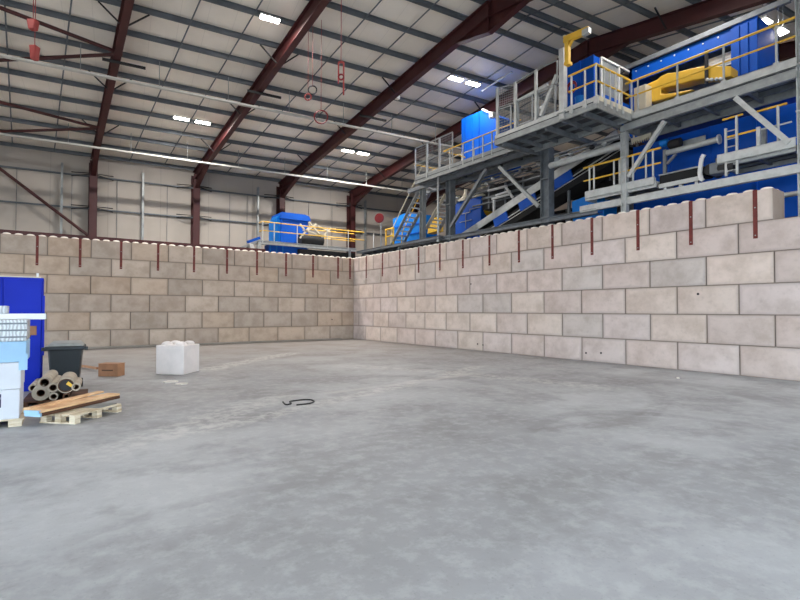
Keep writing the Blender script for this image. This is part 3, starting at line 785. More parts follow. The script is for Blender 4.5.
build('base_plate', MB().box(XY+.02, XY+.5, Yat(640, XY, 100), Yat(660, XY, 95), 8.46, 8.7), 'galv', r)
m = MB()
for i, px in enumerate((708, 712, 717, 721)): q = at(px, 80-.3*i, 'X', XY-.02); m.lathe(q, [(.05, 0), (.05, .06), (.02, .08)], 8, (-1, 0, 0))
build('roller', m, 'white', r)
ybx = Yat(637, 2.0, 80)
build('junction_box', MB().box(1.95, 2.35, ybx-.35, ybx+.1, 8.46, 9.72), 'cream', None, 'cream upright box where the two upper handrails meet', 'box', bevel=.02)

# lower right: big blue hopper, platforms, small conveyor
cabinet('big dark blue hopper body under the upper right platform', 3.3, 6.0, -22.6, -15.9, 4.6, 8.05, 'hopper', 'hopper', 'blue', 5)
r = thing('steel_platform', 'lower right steel platform with ladder and short yellow rails at the picture edge', 'platform', (2.3, -20.6, 6.1))
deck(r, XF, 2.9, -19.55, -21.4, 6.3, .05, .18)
build('edge_channel', MB().channel((XF-.03, -19.5, 6.36), (XF-.03, -21.45, 6.36), .28, .07, .015, side=-1), 'galv2', r)
zr1 = at(777, 106, 'X', XF).z
ya, yb = Yat(757, XF, 110), Yat(787, XF, 103)
build('handrail', MB().tube((XF, ya, zr1), (XF, yb, zr1), .032, 8), 'yellow', r, label='yellow handrail')
build('mid_rail', MB().tube((XF, ya, zr1-.55), (XF, yb-.1, zr1-.55), .026, 8), 'galv2', r)
build('post', MB().tube((XF, Yat(778, XF, 120), 6.2), (XF, Yat(778, XF, 120), zr1), .036, 8), 'galv2', r)
y1, y2 = Yat(722.5, XF, 118), Yat(743, XF, 115); zr2 = at(733, 117, 'X', XF).z
build('handrail', MB().tube((XF, y1, zr2), (XF, y2, zr2), .032, 8), 'yellow', r, label='yellow handrail')
y3, y4 = Yat(725, XF, 138), Yat(757, XF, 130); zr3 = at(740, 134, 'X', XF).z
build('mid_rail', MB().tube((XF, y3, zr3), (XF, y4, zr3), .03, 8), 'yellow', r)
for px, zz in ((726, zr2-.3), (737, zr2)): build('ladder_stile', MB().bar((XF-.02, Yat(px, XF, 130), 5.8), (XF-.02, Yat(px, XF, 130), zz), .06, .06, up=(1, 0, 0)), 'galv2', r)
for i in range(6): z = 5.95+.24*i; build('ladder_rung', MB().tube((XF-.02, Yat(726, XF, 130), z), (XF-.02, Yat(737, XF, 130), z), .018, 6), 'galv2', r)
build('post', MB().bar((XF, Yat(758.5, XF, 130), 6.2), (XF, Yat(758.5, XF, 130), zr3+.06), .09, .09, up=(1, 0, 0)), 'galv2', r)
build('post', MB().bar((XF+.3, Yat(764, XF+.3, 130), 6.2), (XF+.3, Yat(764, XF+.3, 130), zr3+.06), .12, .12, up=(1, 0, 0)), 'galv', r)

r = thing('steel_platform', 'lower small steel platform with yellow rails left of the pale column', 'platform', (2.2, -16.2, 5.9))
yl0, yl1 = Yat(586, XF, 188), Yat(655, XF, 175)
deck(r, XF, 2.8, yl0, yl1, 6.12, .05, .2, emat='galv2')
build('edge_channel', MB().channel((XF-.04, yl0, 6.14), (XF-.04, yl1, 6.14), .26, .07, .015, side=-1), 'galv2', r)
zt1 = 7.2
ys = [Yat(p, XF, 170) for p in (589.5, 594, 614, 619.5, 633, 646, 653)]
rails(r, [[(XF, Yat(584, XF, 158)), (XF, Yat(660, XF, 147))]], [(XF, y) for y in ys], 6.12, zt1, mid=6.70)
m = MB()
yy = [Yat(p, 2.4, 139) for p in (631, 651)]
for i in range(9):
    a = yy[0]+(yy[1]-yy[0])*i/9; b = yy[0]+(yy[1]-yy[0])*(i+1)/9
    m.prism([(2.4, a, 8.0), (2.4, b, 8.0), (2.4, (a+b)/2, 7.86)], (.05, 0, 0))
m.box(2.4, 2.45, yy[0], yy[1], 8.0, 8.1)
m.bar((2.42, yy[0]-.1, 8.1), (2.42, yy[0]-.1, 8.42), .05, .05, up=(0, 1, 0))
build('brush_strip', m, 'cream', rUR, label='toothed pale strip')
# small belt conveyor over the wall
r = thing('belt_conveyor', 'short black belt conveyor with pale side rail just above the right block wall', 'conveyor', (2.1, -18.3, 5.8))
ya, yb = Yat(659, XF+.1, 178), Yat(703, XF+.1, 172)
build('belt', MB().box(XF+.14, XF+.8, ya, yb, 6.02, 6.30), 'rubber', r)
build('side_rail', MB().box(XF+.06, XF+.13, ya, yb, 5.86, 6.0), 'galv2', r, label='pale side rail')
build('top_rail', MB().box(XF+.08, XF+.13, ya, yb, 6.29, 6.33), 'galv', r)
for y in (ya-.2, (ya+yb)/2, yb+.2): build('foot', MB().box(XF+.1, XF+.2, y-.05, y+.05, 5.72, 5.9), 'galv2', r)
yd_ = Yat(703, XF+.05, 170)
build('head_drum', MB().lathe((XF+.12, yd_-.15, 6.16), [(.17, 0), (.17, .68)], 18, (1, 0, 0)), 'black', r)
m = MB()
hp = [at(x, y, 'X', XF-.02) for x, y in ((704, 154.5), (702, 158), (701, 163), (700.3, 168), (699.8, 173), (700.5, 178), (703, 180.5))]
for a, b in zip(hp, hp[1:]): m.bar(a, b, .1, .09, up=(1, 0, 0))
build('guard_hoop', m, 'white', r, label='white curved guard')
build('gearbox', MB().box(XF-.02, XF+.4, yd_-.62, yd_-.2, 5.95, 6.3).box(XF+.05, XF+.3, yd_-.6, yd_-.35, 6.3, 6.45), 'dull', r, bevel=.03)
build('end_motor', MB().lathe((XF+.1, yd_-.85, 6.1), [(.13, 0), (.15, .05), (.15, .4), (.1, .45)], 14, (0, 1, 0)), 'black', r)
# motor on a pale pipe in front of the hopper
r = thing('drive_motor', 'black motor on a pale horizontal shaft in front of the big blue hopper', 'motor', (2.5, Yat(675, 2.5, 145), 7.0))
p, q = at(667, 153, 'X', 2.5), at(720, 139, 'X', 2.5)
build('shaft_tube', MB().tube(p, q, .10, 12), 'galv2', r); build('flange', MB().tube(q.lerp(p, .03), q, .16, 14), 'white', r)
c = at(675, 143.5, 'X', 2.45); build('motor_body', MB().lathe(c-Vector((0, .22, 0)), [(.1, 0), (.16, .03), (.16, .38), (.1, .44)], 14, (0, 1, 0)), 'black', r)
c = at(664, 143, 'X', 2.5); build('fan_cover', MB().lathe(c-Vector((0, .14, 0)), [(.1, 0), (.13, .04), (.13, .26)], 12, (0, 1, 0)), 'lblue', r)
p, q = at(664, 158, 'X', 2.55), at(664, 175, 'X', 2.55); m = MB().bar(at(665, 150, 'X', 2.55), at(665, 176, 'X', 2.55), .1, .1, up=(1, 0, 0)); m.bar(at(667, 164, 'X', 2.55), at(676, 154, 'X', 2.55), .08, .08, up=(1, 0, 0))
build('bracket', m, 'galv', r)
q = at(683, 141, 'X', 2.7); q2 = at(705, 135, 'X', 2.7)
build('guard_plate', MB().prism([q, q2, at(705, 141, 'X', 2.7), at(683, 147, 'X', 2.7)], (.05, 0, 0)), 'galv', r)

# inclined conveyor with blue panels
XI = 2.65
r = thing('inclined_conveyor', 'long inclined conveyor with grey side plates and blue panels behind the thick column', 'conveyor', (XI+.5, Yat(540, XI, 190), 5.4))
a0, a1 = at(474, 229, 'X', XI), at(618, 134, 'X', XI)
a0 = a0 + (a0-a1).normalized()*1.6
dI = (a1-a0).normalized(); nI = Vector((0, -dI.z, dI.y)) if dI.y > 0 else Vector((0, dI.z, -dI.y))
a0 = a0-nI*.12; a1 = a1-nI*.12
build('side_plate', MB().bar(a0+nI*.14, a1+nI*.14, .05, .34, up=nI), 'galv2', r)
build('side_plate', MB().bar(a0+nI*.14+Vector((1.1, 0, 0)), a1+nI*.14+Vector((1.1, 0, 0)), .05, .34, up=nI), 'galv', r)
build('belt', MB().bar(a0+nI*.04+Vector((.55, 0, 0)), a1+nI*.04+Vector((.55, 0, 0)), 1.0, .03, up=nI), 'rubber', r)
LI = (a1-a0).length
for t0, t1 in ((.10, .19), (.30, .39), (.47, .57), (.62, .77)):
    build('blue_panel', MB().bar(a0+dI*LI*t0-nI*.26, a0+dI*LI*t1-nI*.26, .07, .42, up=nI), 'blue', r, label='blue side panel')
build('lower_rail', MB().bar(a0-nI*.38, a1-nI*.38, .05, .04, up=nI), 'galv2', r)
build('return_belt', MB().bar(a0-nI*.25+Vector((.55, 0, 0)), a1-nI*.25+Vector((.55, 0, 0)), .95, .12, up=nI), 'rubber', r)
build('under_tray', MB().bar(a0-nI*.62+Vector((.55, 0, 0)), a1-nI*.62+Vector((.55, 0, 0)), 1.0, .3, up=nI), 'rubber', r)
build('tray_edge', MB().bar(a0-nI*.5+Vector((.02, 0, 0)), a1-nI*.5+Vector((.02, 0, 0)), .03, .03, up=nI), 'galv2', r)
for t in (.25, .75): p = a0+dI*LI*t; build('leg', MB().box(XI+.1, XI+.2, p.y-.05, p.y+.05, 0, p.z-.5), 'dull', r)
# light blue bin under the conveyor head
yq0, yq1 = Yat(573, 2.3, 205), Yat(603, 2.3, 200)
r = thing('waste_bin', 'light blue bin under the head of the inclined conveyor', 'bin', (2.7, (yq0+yq1)/2, 4.9))
zbn = at(588, 195.5, 'X', 2.25).z
m = MB().hexa([(2.3, yq1, 4.9), (3.2, yq1, 4.9), (3.2, yq0, 4.9), (2.3, yq0, 4.9), (2.25, yq1-.05, zbn+.12), (3.25, yq1-.05, zbn+.12), (3.25, yq0+.05, zbn-.1), (2.25, yq0+.05, zbn-.1)])
build('body', m, 'lblue', r, bevel=.04)
build('ridge', MB().box(2.24, 2.3, yq1, yq0, 5.3, 5.36).box(2.24, 2.3, yq1, yq0, 5.5, 5.56), 'blue', r)
build('stand', MB().box(2.4, 3.1, yq1+.1, yq0-.1, 0, 4.9), 'dull', r)
# dark filler housings added so no bright end wall shows through the gaps
def dark_filler(label, x0, x1, y0, y1, z0, z1, name='filler_housing'):
    r = thing(name, label, 'machine', ((x0+x1)/2, (y0+y1)/2, z0))
    build('body', MB().box(x0, x1, y0, y1, z0, z1), 'black', r)
    m = MB(); n = 8
    for i in range(n+1): y = y0+(y1-y0)*i/n; m.box(x0-.06, x0, y-.05, y+.05, z0, z1)
    build('rib', m, 'dull', r)
    m = MB().box(x0-.08, x0-.02, y0, y1, (z0+z1)/2-.06, (z0+z1)/2+.06); m.tube((x0-.12, y0, z1-.25), (x0-.12, y1, z1-.25), .06, 8); m.tube((x0-.1, y0, z0+.3), (x0-.1, y1, z0+.3), .05, 8)
    build('side_pipe', m, 'dull', r)
    for y in (y0-.3 if y0 > y1 else y0+.3, y1+.3 if y0 > y1 else y1-.3): build('leg', MB().box(x0+.1, x0+.4, y-.15, y+.15, 0, z0), 'dull', r)
dark_filler('dark ribbed filler housing added to darken the gap under the middle platform', 4.1, 6.0, -6.2, -15.6, 7.2, 8.4)
dark_filler('low dark filler housing added behind the inclined conveyor', 6.3, 8.0, -7.6, -15.7, 4.6, 6.9, 'low_filler_housing')
# valves and fittings slung under the middle platform
r = thing('pipe_manifold', 'cluster of small pipes and valves slung under the middle platform', 'pipes', (2.2, -13, 8.1))
m = MB(); random.seed(11)
for i in range(4): m.tube((2.08+.12*i, -8.2, 8.25-.1*i), (2.08+.12*i, -16.3, 8.25-.1*i), .035, 6)
build('pipe', m, 'dull', r)
for i in range(14):
    y = -8.6-.53*i; z = 8.05+random.uniform(-.25, .15)
    build('valve', MB().lathe((2.06+random.uniform(0, .25), y, z), [(.05, 0), (.08, .05), (.08, .16), (.04, .2)], 10, (random.uniform(-.4, .4), 1, random.uniform(-.5, .5))), random.choice(['galv2', 'dull', 'white', 'black']), r)
# left upper platform
XL = 1.0
r = thing('steel_platform', 'left upper steel walkway with mesh guard panels and yellow handrails', 'platform', (1.7, -7.5, 8.5))
yw0, yw1 = Yat(415, XL, 160), -12.25
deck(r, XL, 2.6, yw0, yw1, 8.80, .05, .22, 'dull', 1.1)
build('toe_board', MB().bar((XL-.01, yw0, 8.86), (XL-.01, yw1, 8.86), .012, .16), 'galv', r)
zq = 9.75
yr0, yr1 = Yat(444, XL, 150), -12.25
build('handrail', MB().poly([(XL, yr0, zq), (XL, yr1, zq)], .032), 'yellow', r, label='yellow handrail')
build('mid_rail', MB().poly([(XL, yr0, zq-.48), (XL, yr1, zq-.48)], .026), 'galv2', r)
build('rear_handrail', MB().poly([(2.55, yw0-1.2, 10.0), (2.55, yw1, 10.0)], .034), 'yellow', r)
build('rear_mid_rail', MB().poly([(2.55, yw0-1.2, 9.5), (2.55, yw1, 9.5)], .028), 'yellow', r)
build('cross_rail', MB().poly([(XL, yr0, zq-.02), (2.5, yr0+.1, zq-.02)], .034), 'yellow', r)
build('cross_rail', MB().poly([(XL, yw0, zq-.1), (2.5, yw0, zq-.1)], .03), 'yellow', r)
for px in (450, 463, 473, 483, 492): y = Yat(px, XL, 150); build('post', MB().tube((XL, y, 8.7), (XL, y, zq), .032, 8), 'galv2', r)
for px in (462, 474, 492): y = Yat(px, 2.55, 140); build('post', MB().tube((2.55, y, 8.7), (2.55, y, 10.0), .032, 8), 'galv2', r)
for a, b in ((415.5, 426.5), (427.5, 439), (440, 452.5)):
    P = [Vector((XL, Yat(a, XL, 150), 8.95)), Vector((XL, Yat(b, XL, 150), 8.95)), Vector((XL, Yat(b, XL, 150), 10.52)), Vector((XL, Yat(a, XL, 150), 10.52))]
    m = MB()
    for s, t in zip(P, P[1:]+P[:1]): m.bar(s, t, .05, .05, up=(1, 0, 0))
    m.bar(P[0].lerp(P[3], .45), P[1].lerp(P[2], .45), .04, .04, up=(1, 0, 0))
    f = build('guard_panel', m, 'galv2', r); build('wire_mesh', MB().wires(*P, 9, 12, .0075), 'galv', f)
build('guard_post', MB().bar((XL, Yat(427, XL, 150), 8.7), (XL, Yat(427, XL, 150), 10.55), .08, .08, up=(1, 0, 0)), 'galv2', r)
# blue box behind it
yb0, yb1 = Yat(461.5, 3.0, 130), Yat(499, 3.0, 120)
r = thing('blue_enclosure', 'tall blue enclosure with a sloping top behind the left upper walkway', 'enclosure', (3.8, (yb0+yb1)/2, 8.4))
za, zb, zd = at(461.5, 119, 'X', 3.0).z, at(483, 110, 'X', 3.0).z, at(499, 117, 'X', 3.0).z
ym = Yat(483, 3.0, 120)
build('body', MB().prism([(3., yb0, 8.85), (3., yb1, 8.85), (3., yb1, zd), (3., ym, zb), (3., yb0, za)], (1.6, 0, 0)), 'blue', r)
m = MB()
for px in (466, 472, 479): y = Yat(px, 3.0, 130); m.box(2.96, 3.0, y-.03, y+.03, 8.85, za-.1)
build('rib', m, 'blue', r)
build('top_trim', MB().bar((2.97, ym, zb+.02), (2.97, yb1, zd+.02), .06, .08), 'white', r)
q = at(492.5, 115.5, 'X', 2.6)
r = thing('floodlight', 'small white floodlight above the blue enclosure of the left walkway', 'floodlight', q)
build('head', MB().box(q.x-.12, q.x+.12, q.y-.14, q.y+.14, q.z-.12, q.z+.14), 'white', r, bevel=.02)
build('bracket', MB().bar(q+Vector((.1, 0, 0)), Vector((3.05, q.y, q.z-.25)), .04, .04), 'galv', r)
q = roof_hit(397, 97, -.1)
r = thing('floodlight', 'tiny white floodlight fixed beside a dark red frame under the roof', 'floodlight', q)
build('head', MB().box(q.x-.12, q.x+.12, q.y-.1, q.y+.1, q.z-.12, q.z+.1), 'white', r, bevel=.02)
build('bracket', MB().tube(q, q+Vector((0, 0, .5)), .02, 6), 'galv', r)
p, q = roof_hit(482, 91, .15), roof_hit(512, 72, .15)
build('roof_pipe', MB().tube(p, q, .05, 8), 'galv2', None, 'pale straight pipe slung under the roof above the mesh gate', 'pipe')

# blue machine with yellow disc
XD = 4.0
yd0, yd1 = Yat(452, XD, 210), Yat(481, XD, 210)
zt0 = at(481, 196, 'X', XD).z
r = thing('shredder', 'blue machine with a yellow oval hatch behind the grey diagonal brace', 'machine', (XD+.9, (yd0+yd1)/2, 4.8))
build('body', MB().box(XD, XD+2.0, yd0, yd1, 4.8, zt0), 'blue', r, bevel=.02)
m = MB().poly([(XD-.03, yd0, zt0-.75), (XD-.03, (yd0*.35+yd1*.65), zt0-.75), (XD-.03, (yd0*.35+yd1*.65), zt0-.6), (XD-.03, yd1, zt0-.6)], .025, 6)
m.poly([(XD-.03, yd0*.5+yd1*.5, zt0-.75), (XD-.03, yd0*.5+yd1*.5, zt0-1.6)], .02, 6); m.poly([(XD-.03, yd0*.7+yd1*.3, zt0-1.2), (XD-.03, yd0*.3+yd1*.7, zt0-1.2)], .02, 6)
build('conduit', m, 'galv', r)
c = at(488, 208, 'Y', yd1-.02)
m = MB(); n = 20
ring = [Vector((c.x+.36*math.cos(2*math.pi*i/n), yd1-.005, c.z+.44*math.sin(2*math.pi*i/n))) for i in range(n)]
m.prism(ring, (0, -.06, 0)); build('hatch', m, 'yellow', r, label='yellow oval hatch')
build('hatch_handle', MB().box(c.x-.03, c.x+.03, yd1-.12, yd1-.05, c.z-.2, c.z+.2), 'galv', r)
m = MB()
for yy_, xx in ((yd0*.7+yd1*.3, XD+.45), (yd1+.25, XD+.45)):
    m.lathe((xx, yy_, zt0), [(.62, 0), (.60, .05), (.38, .2), (.17, .42), (.12, .6), (.12, .75)], 12)
build('feed_hood', m, 'cream', r, label='cream flared hood')
# white frame on machine
p, q = at(490, 193, 'X', 3.9), at(508, 187, 'X', 3.9)
r = thing('steel_rack', 'white open steel frame between the blue machine and the inclined conveyor', 'frame', (3.8, p.y, 6.9))
m = MB()
for a, b in (((488, 191), (507, 186)), ((492, 199), (511, 194)), ((505, 186), (513, 198)), ((496, 195.5), (510, 191))):
    m.bar(at(*a, 'X', 3.9), at(*b, 'X', 3.9), .1, .1)
build('rail', m, 'white', r)
m = MB().bar(at(494, 200, 'X', 3.9), at(494, 236, 'X', 3.9), .1, .1, up=(1, 0, 0)); build('post', m, 'white', r)

# stair up to the left walkway
r = thing('steel_stair', 'steep steel stair with pale treads up to the left walkway', 'stairs', (2.4, -2.6, 5.6))
def stringer(x, ya, za, yb, zb): return MB().bar((x, ya, za), (x, yb, zb), .05, .2, up=(1, 0, 0))
S0, S1 = (-1.2, 5.65), (-4.3, 8.8)
for x in (1.9, 2.7): build('stair_stringer', stringer(x, *S0, *S1), 'galv', r)
for i in range(13):
    t = (i+.5)/13; y = S0[0]+(S1[0]-S0[0])*t; z = S0[1]+(S1[1]-S0[1])*t
    build('tread', MB().box(1.92, 2.68, y-.12, y+.12, z-.02, z+.02), 'galv2', r)
for x in (1.9, 2.7):
    build('stair_handrail', MB().poly([(x, S0[0], S0[1]+.2), (x, S0[0]-.1, S0[1]+1.0), (x, S1[0], S1[1]+1.0)], .03), 'yellow' if x > 2 else 'cream', r)
# second stringer and treads beside the drop pipe
r = thing('steel_stair', 'short white stair flight behind the slim bright pipe', 'stairs', (2.2, -6.2, 5.5))
p, q = at(426, 229, 'X', 2.2), at(446, 194, 'X', 2.2)
for x in (0, .9): build('stair_stringer', MB().bar(p+Vector((x, 0, 0)), q+Vector((x, 0, 0)), .05, .24, up=(1, 0, 0)), 'cream', r)
for i in range(9): c = p.lerp(q, (i+.5)/9); build('tread', MB().box(c.x+.03, c.x+.87, c.y-.1, c.y+.1, c.z-.02, c.z+.02), 'white', r)
# light blue hopper at the stair foot
XH = 3.2
r = thing('feed_hopper', 'light blue hopper with ribs beside the steel stair, above the block wall', 'hopper', (3.9, -2.3, 4.8))
P = [at(394, 240, 'X', XH), at(418, 236, 'X', XH), at(421, 214, 'X', XH), at(404, 213.5, 'X', XH), at(393, 219, 'X', XH)]
P[0].z = 4.8; P[1].z = 4.8
build('body', MB().prism(P, (1.4, 0, 0)), 'lblue', r)
m = MB()
for k in (.2, .4, .6, .8): m.bar(P[0].lerp(P[4], k)-Vector((.03, .0, 0)), P[1].lerp(P[2], k)-Vector((.03, 0, 0)), .05, .06)
build('rib', m, 'blue', r)
build('support_leg', MB().box(XH+.2, XH+.4, P[1].y+.2, P[1].y+.4, 0, 4.8).box(XH+.2, XH+.4, P[0].y-.6, P[0].y-.4, 0, 4.8), 'dull', r)
# orange-yellow cover behind
q = at(432, 222, 'X', 3.4)
r = thing('yellow_guard', 'yellow curved guard behind the short white stair', 'guard', (3.6, q.y, 4.9))
build('guard_shell', MB().prism([at(427, 234, 'X', 3.4), at(437, 231, 'X', 3.4), at(437, 220, 'X', 3.4), at(434, 216, 'X', 3.4), at(429, 220, 'X', 3.4)], (.5, 0, 0)), 'yellow', r, bevel=.03)
build('support_leg', MB().box(3.5, 3.8, q.y-.15, q.y+.15, 0, 5.4), 'dull', r)
# walkway along the top of the right wall into the corner
r = thing('steel_platform', 'low dull walkway along the right wall top near the inner corner', 'platform', (2.0, -2, 5.4))
deck(r, 1.3, 2.8, 1.9, -6.5, 5.62, .05, .16, 'dull', 1.0, 'dull')
for i in range(9): y = 1.5-.9*i; build('idler_roller', MB().tube((1.45, y, 5.25), (2.7, y, 5.25), .07, 8), 'black', r)
build('under_belt', MB().box(1.4, 2.7, 1.7, -6.4, 5.14, 5.18), 'rubber', r)
for y in (1.6, -2.5): build('leg', MB().box(1.55, 1.67, y-.06, y+.06, 0, 5.5), 'galv', r)
# red disc on a post
q = at(380.5, 218.5, 'X', 1.9)
r = thing('red_disc', 'round red disc on a thin post above the inner corner of the block walls', 'disc', (1.9, q.y, 5.62))
m = MB().lathe(q-Vector((.06, 0, 0)), [(.08, -.02), (.17, 0), (.29, .04), (.31, .1), (.29, .16), (.17, .18)], 20, (-.75, -.66, 0)); build('disc', m, 'hazred', r)
build('post', MB().tube((1.95, q.y+.02, 5.6), (1.95, q.y+.02, q.z), .03, 8), 'galv', r)
build('hub', MB().lathe(q+Vector((-.14, -.1, .2)), [(.06, 0), (.05, .03)], 10, (-.75, -.66, 0)), 'white', r)
# small yellow frame
r = thing('yellow_barrier', 'small yellow barrier frame right of the red disc', 'barrier', (1.9, Yat(389, 1.9, 228), 5.62))
ya, yb = Yat(386, 1.9, 228), Yat(393.5, 1.9, 228); m = MB().poly([(1.9, ya, 5.62), (1.9, ya, 6.75), (1.9, yb, 6.75), (1.9, yb, 5.62)], .05, 8); m.poly([(1.9, ya, 6.3), (1.9, yb, 6.3)], .04, 8)
build('frame', m, 'yellow', r)

# conveyor gallery behind the back wall
YG = 2.0
xg0, xg1 = at(259, 243, 'Y', YG).x, 1.3
zg = 5.78
r = thing('conveyor_gallery', 'steel gallery with yellow handrails behind the back block wall', 'platform', (-2, YG+.6, 5.5))
build('deck_plate', MB().box(xg0, xg1, YG, YG+1.3, zg-.06, zg), 'galv', r)
build('edge_channel', MB().channel((xg0, YG, zg-.08), (xg1, YG, zg-.08), .22, .07, .015, side=1), 'galv2', r)
build('gallery_leg', MB().box(xg0, xg0+.14, YG, YG+.14, 0, zg-.1), 'galv2', r); build('gallery_leg', MB().box(at(350, 250, 'Y', YG).x-.07, at(350, 250, 'Y', YG).x+.07, YG, YG+.14, 0, zg-.1), 'galv', r)
zt = 6.92
build('handrail', MB().poly([(xg0+.2, YG+.5, zt), (xg0+.2, YG, zt), (xg1+.6, YG, zt)], .034), 'yellow', r, label='yellow handrail')
build('mid_rail', MB().poly([(xg0+.2, YG+.5, zt-.52), (xg0+.2, YG, zt-.52), (xg1+.6, YG, zt-.52)], .03), 'yellow', r)
build('rear_handrail', MB().poly([(-1.6, YG+1.25, zt+.05), (xg1+.6, YG+1.25, zt+.05)], .032), 'yellow', r)
build('rear_mid_rail', MB().poly([(-1.6, YG+1.25, zt-.45), (xg1+.6, YG+1.25, zt-.45)], .028), 'yellow', r)
for px in (262.5, 274, 297, 327, 348, 373.5): x = at(px, 235, 'Y', YG).x; build('post', MB().tube((x, YG-.03, zg-.1), (x, YG-.03, zt), .032, 8), 'galv2', r)
build('under_conveyor', MB().box(-2.6, xg1, YG+.1, YG+1.1, 5.0, 5.5), 'rubber', r)
# blue hopper standing in the gallery
YHp = 3.45
P = [at(x, y, 'Y', YHp) for x, y in ((281, 211.5), (304, 214.5), (311, 219.5))]
xh0, xh1 = at(281.5, 230, 'Y', YHp).x, at(308, 230, 'Y', YHp).x
zh = at(281, 212, 'Y', YHp).z
r = thing('feed_hopper', 'tall blue hopper with a hooded top behind the gallery handrail', 'hopper', ((xh0+xh1)/2, YHp+1, 4.6))
build('body', MB().box(xh0, xh1, YHp, YHp+1.6, 4.6, zh-.35), 'blue', r)
m = MB().prism([(xh0-.1, YHp-.1, zh-.4), (xh1+.15, YHp-.1, zh-.4), (xh1+.05, YHp-.1, zh-.1), (xh1-.25, YHp-.1, zh), (xh0, YHp-.1, zh)], (0, 1.8, 0)); build('hood', m, 'blue', r)
build('side_chute', MB().hexa([(xh0-.3, YHp+.2, 4.9), (xh0, YHp+.2, 4.9), (xh0, YHp+1.4, 4.9), (xh0-.3, YHp+1.4, 4.9), (xh0-.3, YHp+.2, zh-.45), (xh0, YHp+.2, zh-.1), (xh0, YHp+1.4, zh-.1), (xh0-.3, YHp+1.4, zh-.45)]), 'lblue', r, label='lighter blue side chute')
for x in (xh0+.1, xh1-.1): build('leg', MB().box(x-.08, x+.08, YHp+.2, YHp+.36, 0, 4.6), 'dull', r)
# conveyor head with cream frames right of the hopper
r = thing('transfer_conveyor', 'tangle of cream conveyor frames right of the tall blue hopper', 'conveyor', (at(315, 232, 'Y', 2.9).x, 3.0, zg))
m = MB()
for a, b in (((300, 224), (306, 232)), ((306, 232), (316, 224)), ((309, 222), (322, 237)), ((318, 226), (330, 232)), ((322, 237), (331, 228)), ((303, 230), (330, 238)), ((300, 238), (310, 226)), ((316, 234), (336, 238))):
    m.bar(at(*a, 'Y', 2.75), at(*b, 'Y', 2.75), .1, .09)
build('head_frame', m, 'cream', r)
xa, xb = at(300, 232, 'Y', 3.0).x, at(322, 232, 'Y', 3.0).x
build('head_drum', MB().tube((xa, 3.0, zg+.45), (xb, 3.0, zg+.45), .36, 14), 'rubber', r)
build('cradle', MB().box(xa, xb, 2.75, 3.2, zg, zg+.15), 'dull', r)
# small slanted chute left of the gallery
p, q = at(240, 249, 'Y', 2.3), at(262, 238, 'Y', 2.3)
r = thing('chute', 'small pale slanted chute poking up left of the gallery', 'chute', (p.x+.4, 2.6, 5.2))
build('trough', MB().bar(Vector((p.x, 2.6, 5.3)), Vector((q.x, 2.6, 5.85)), .6, .12), 'galv', r)
build('blue_guard', MB().bar(Vector((p.x+.6, 2.75, 5.75)), Vector((q.x, 2.75, 6.05)), .3, .16), 'blue', r, label='blue guard')
build('white_flap', MB().prism([(at(251, 247, 'Y', 2.2).x, 2.2, 5.3), (at(256, 250, 'Y', 2.2).x, 2.2, 5.2), (at(253, 245, 'Y', 2.2).x, 2.2, 5.58), (at(250, 245, 'Y', 2.2).x, 2.2, 5.6)], (0, .3, 0)), 'white', r)
build('leg', MB().box(p.x+.5, p.x+.6, 2.6, 2.7, 0, 5.5), 'dull', r)
# lower blue conveyor skirt seen just above the wall under the gallery
x0, x1 = at(268, 250, 'Y', 2.6).x, at(306, 250, 'Y', 2.6).x
r = thing('skirt_box', 'blue ribbed skirt below the gallery, just above the back block wall', 'machine', ((x0+x1)/2, 3.0, 4.2))
build('body', MB().box(x0, x1, 2.5, 3.2, 4.2, 5.68), 'blue', r); build('rib', MB().box(x0+.05, x0+.12, 2.44, 2.5, 4.2, 5.65).box(x0+.45, x0+.52, 2.44, 2.5, 4.2, 5.65).box(x0+.85, x0+.92, 2.44, 2.5, 4.2, 5.65), 'lblue', r)
build('leg', MB().box(x0+.1, x0+.25, 2.7, 2.85, 0, 4.2).box(x1-.25, x1-.1, 2.7, 2.85, 0, 4.2), 'dull', r)

# ------------------------------------------------------------------ floor things
# loose half block with studs
p = at(183.5, 375, 'Z', 0)     # nearest corner on the floor
q = at(158, 374.5, 'Z', 0)
dx = (q-p).normalized(); L = .8
dy = Vector((dx.y, -dx.x, 0))
if dy.dot(FW) < 0: dy = -dy
r = thing('concrete_block', 'loose white half block with studs standing alone on the floor', 'concrete block', p+dx*.4+dy*.4)
m = MB(); k = .8
m.hexa([p, p+dx*k, p+dx*k+dy*k, p+dy*k] + [v+Vector((0, 0, .78)) for v in (p, p+dx*k, p+dx*k+dy*k, p+dy*k)]); build('body', m, 'newblock', r, bevel=.02)
for a in (.2, .6):
    for b in (.2, .6):
        build('stud', MB().lathe(p+dx*a+dy*b+Vector((0, 0, .775)), [(.145, 0), (.135, .05), (.1, .085), (.04, .1)], 14), 'newblock', r)
for px, py, s, lb in ((171, 382.3, .16, 'thin pale chip on the floor before the loose white block, left one'), (181.5, 384.4, .13, 'thin pale chip on the floor before the loose white block, right one'), (678, 378.5, .05, 'tiny white chip on the floor near the right wall')):
    c = at(px, py, 'Z', 0); n = 7
    pl = [c+Vector((s*random.uniform(.7, 1.2)*math.cos(2*math.pi*i/n)*1.1, s*random.uniform(.5, .9)*math.sin(2*math.pi*i/n), 0)) for i in range(n)]
    build('concrete_chip', MB().prism(pl, (0, 0, .03)), 'chip', None, lb, 'chip', 'loose chips')
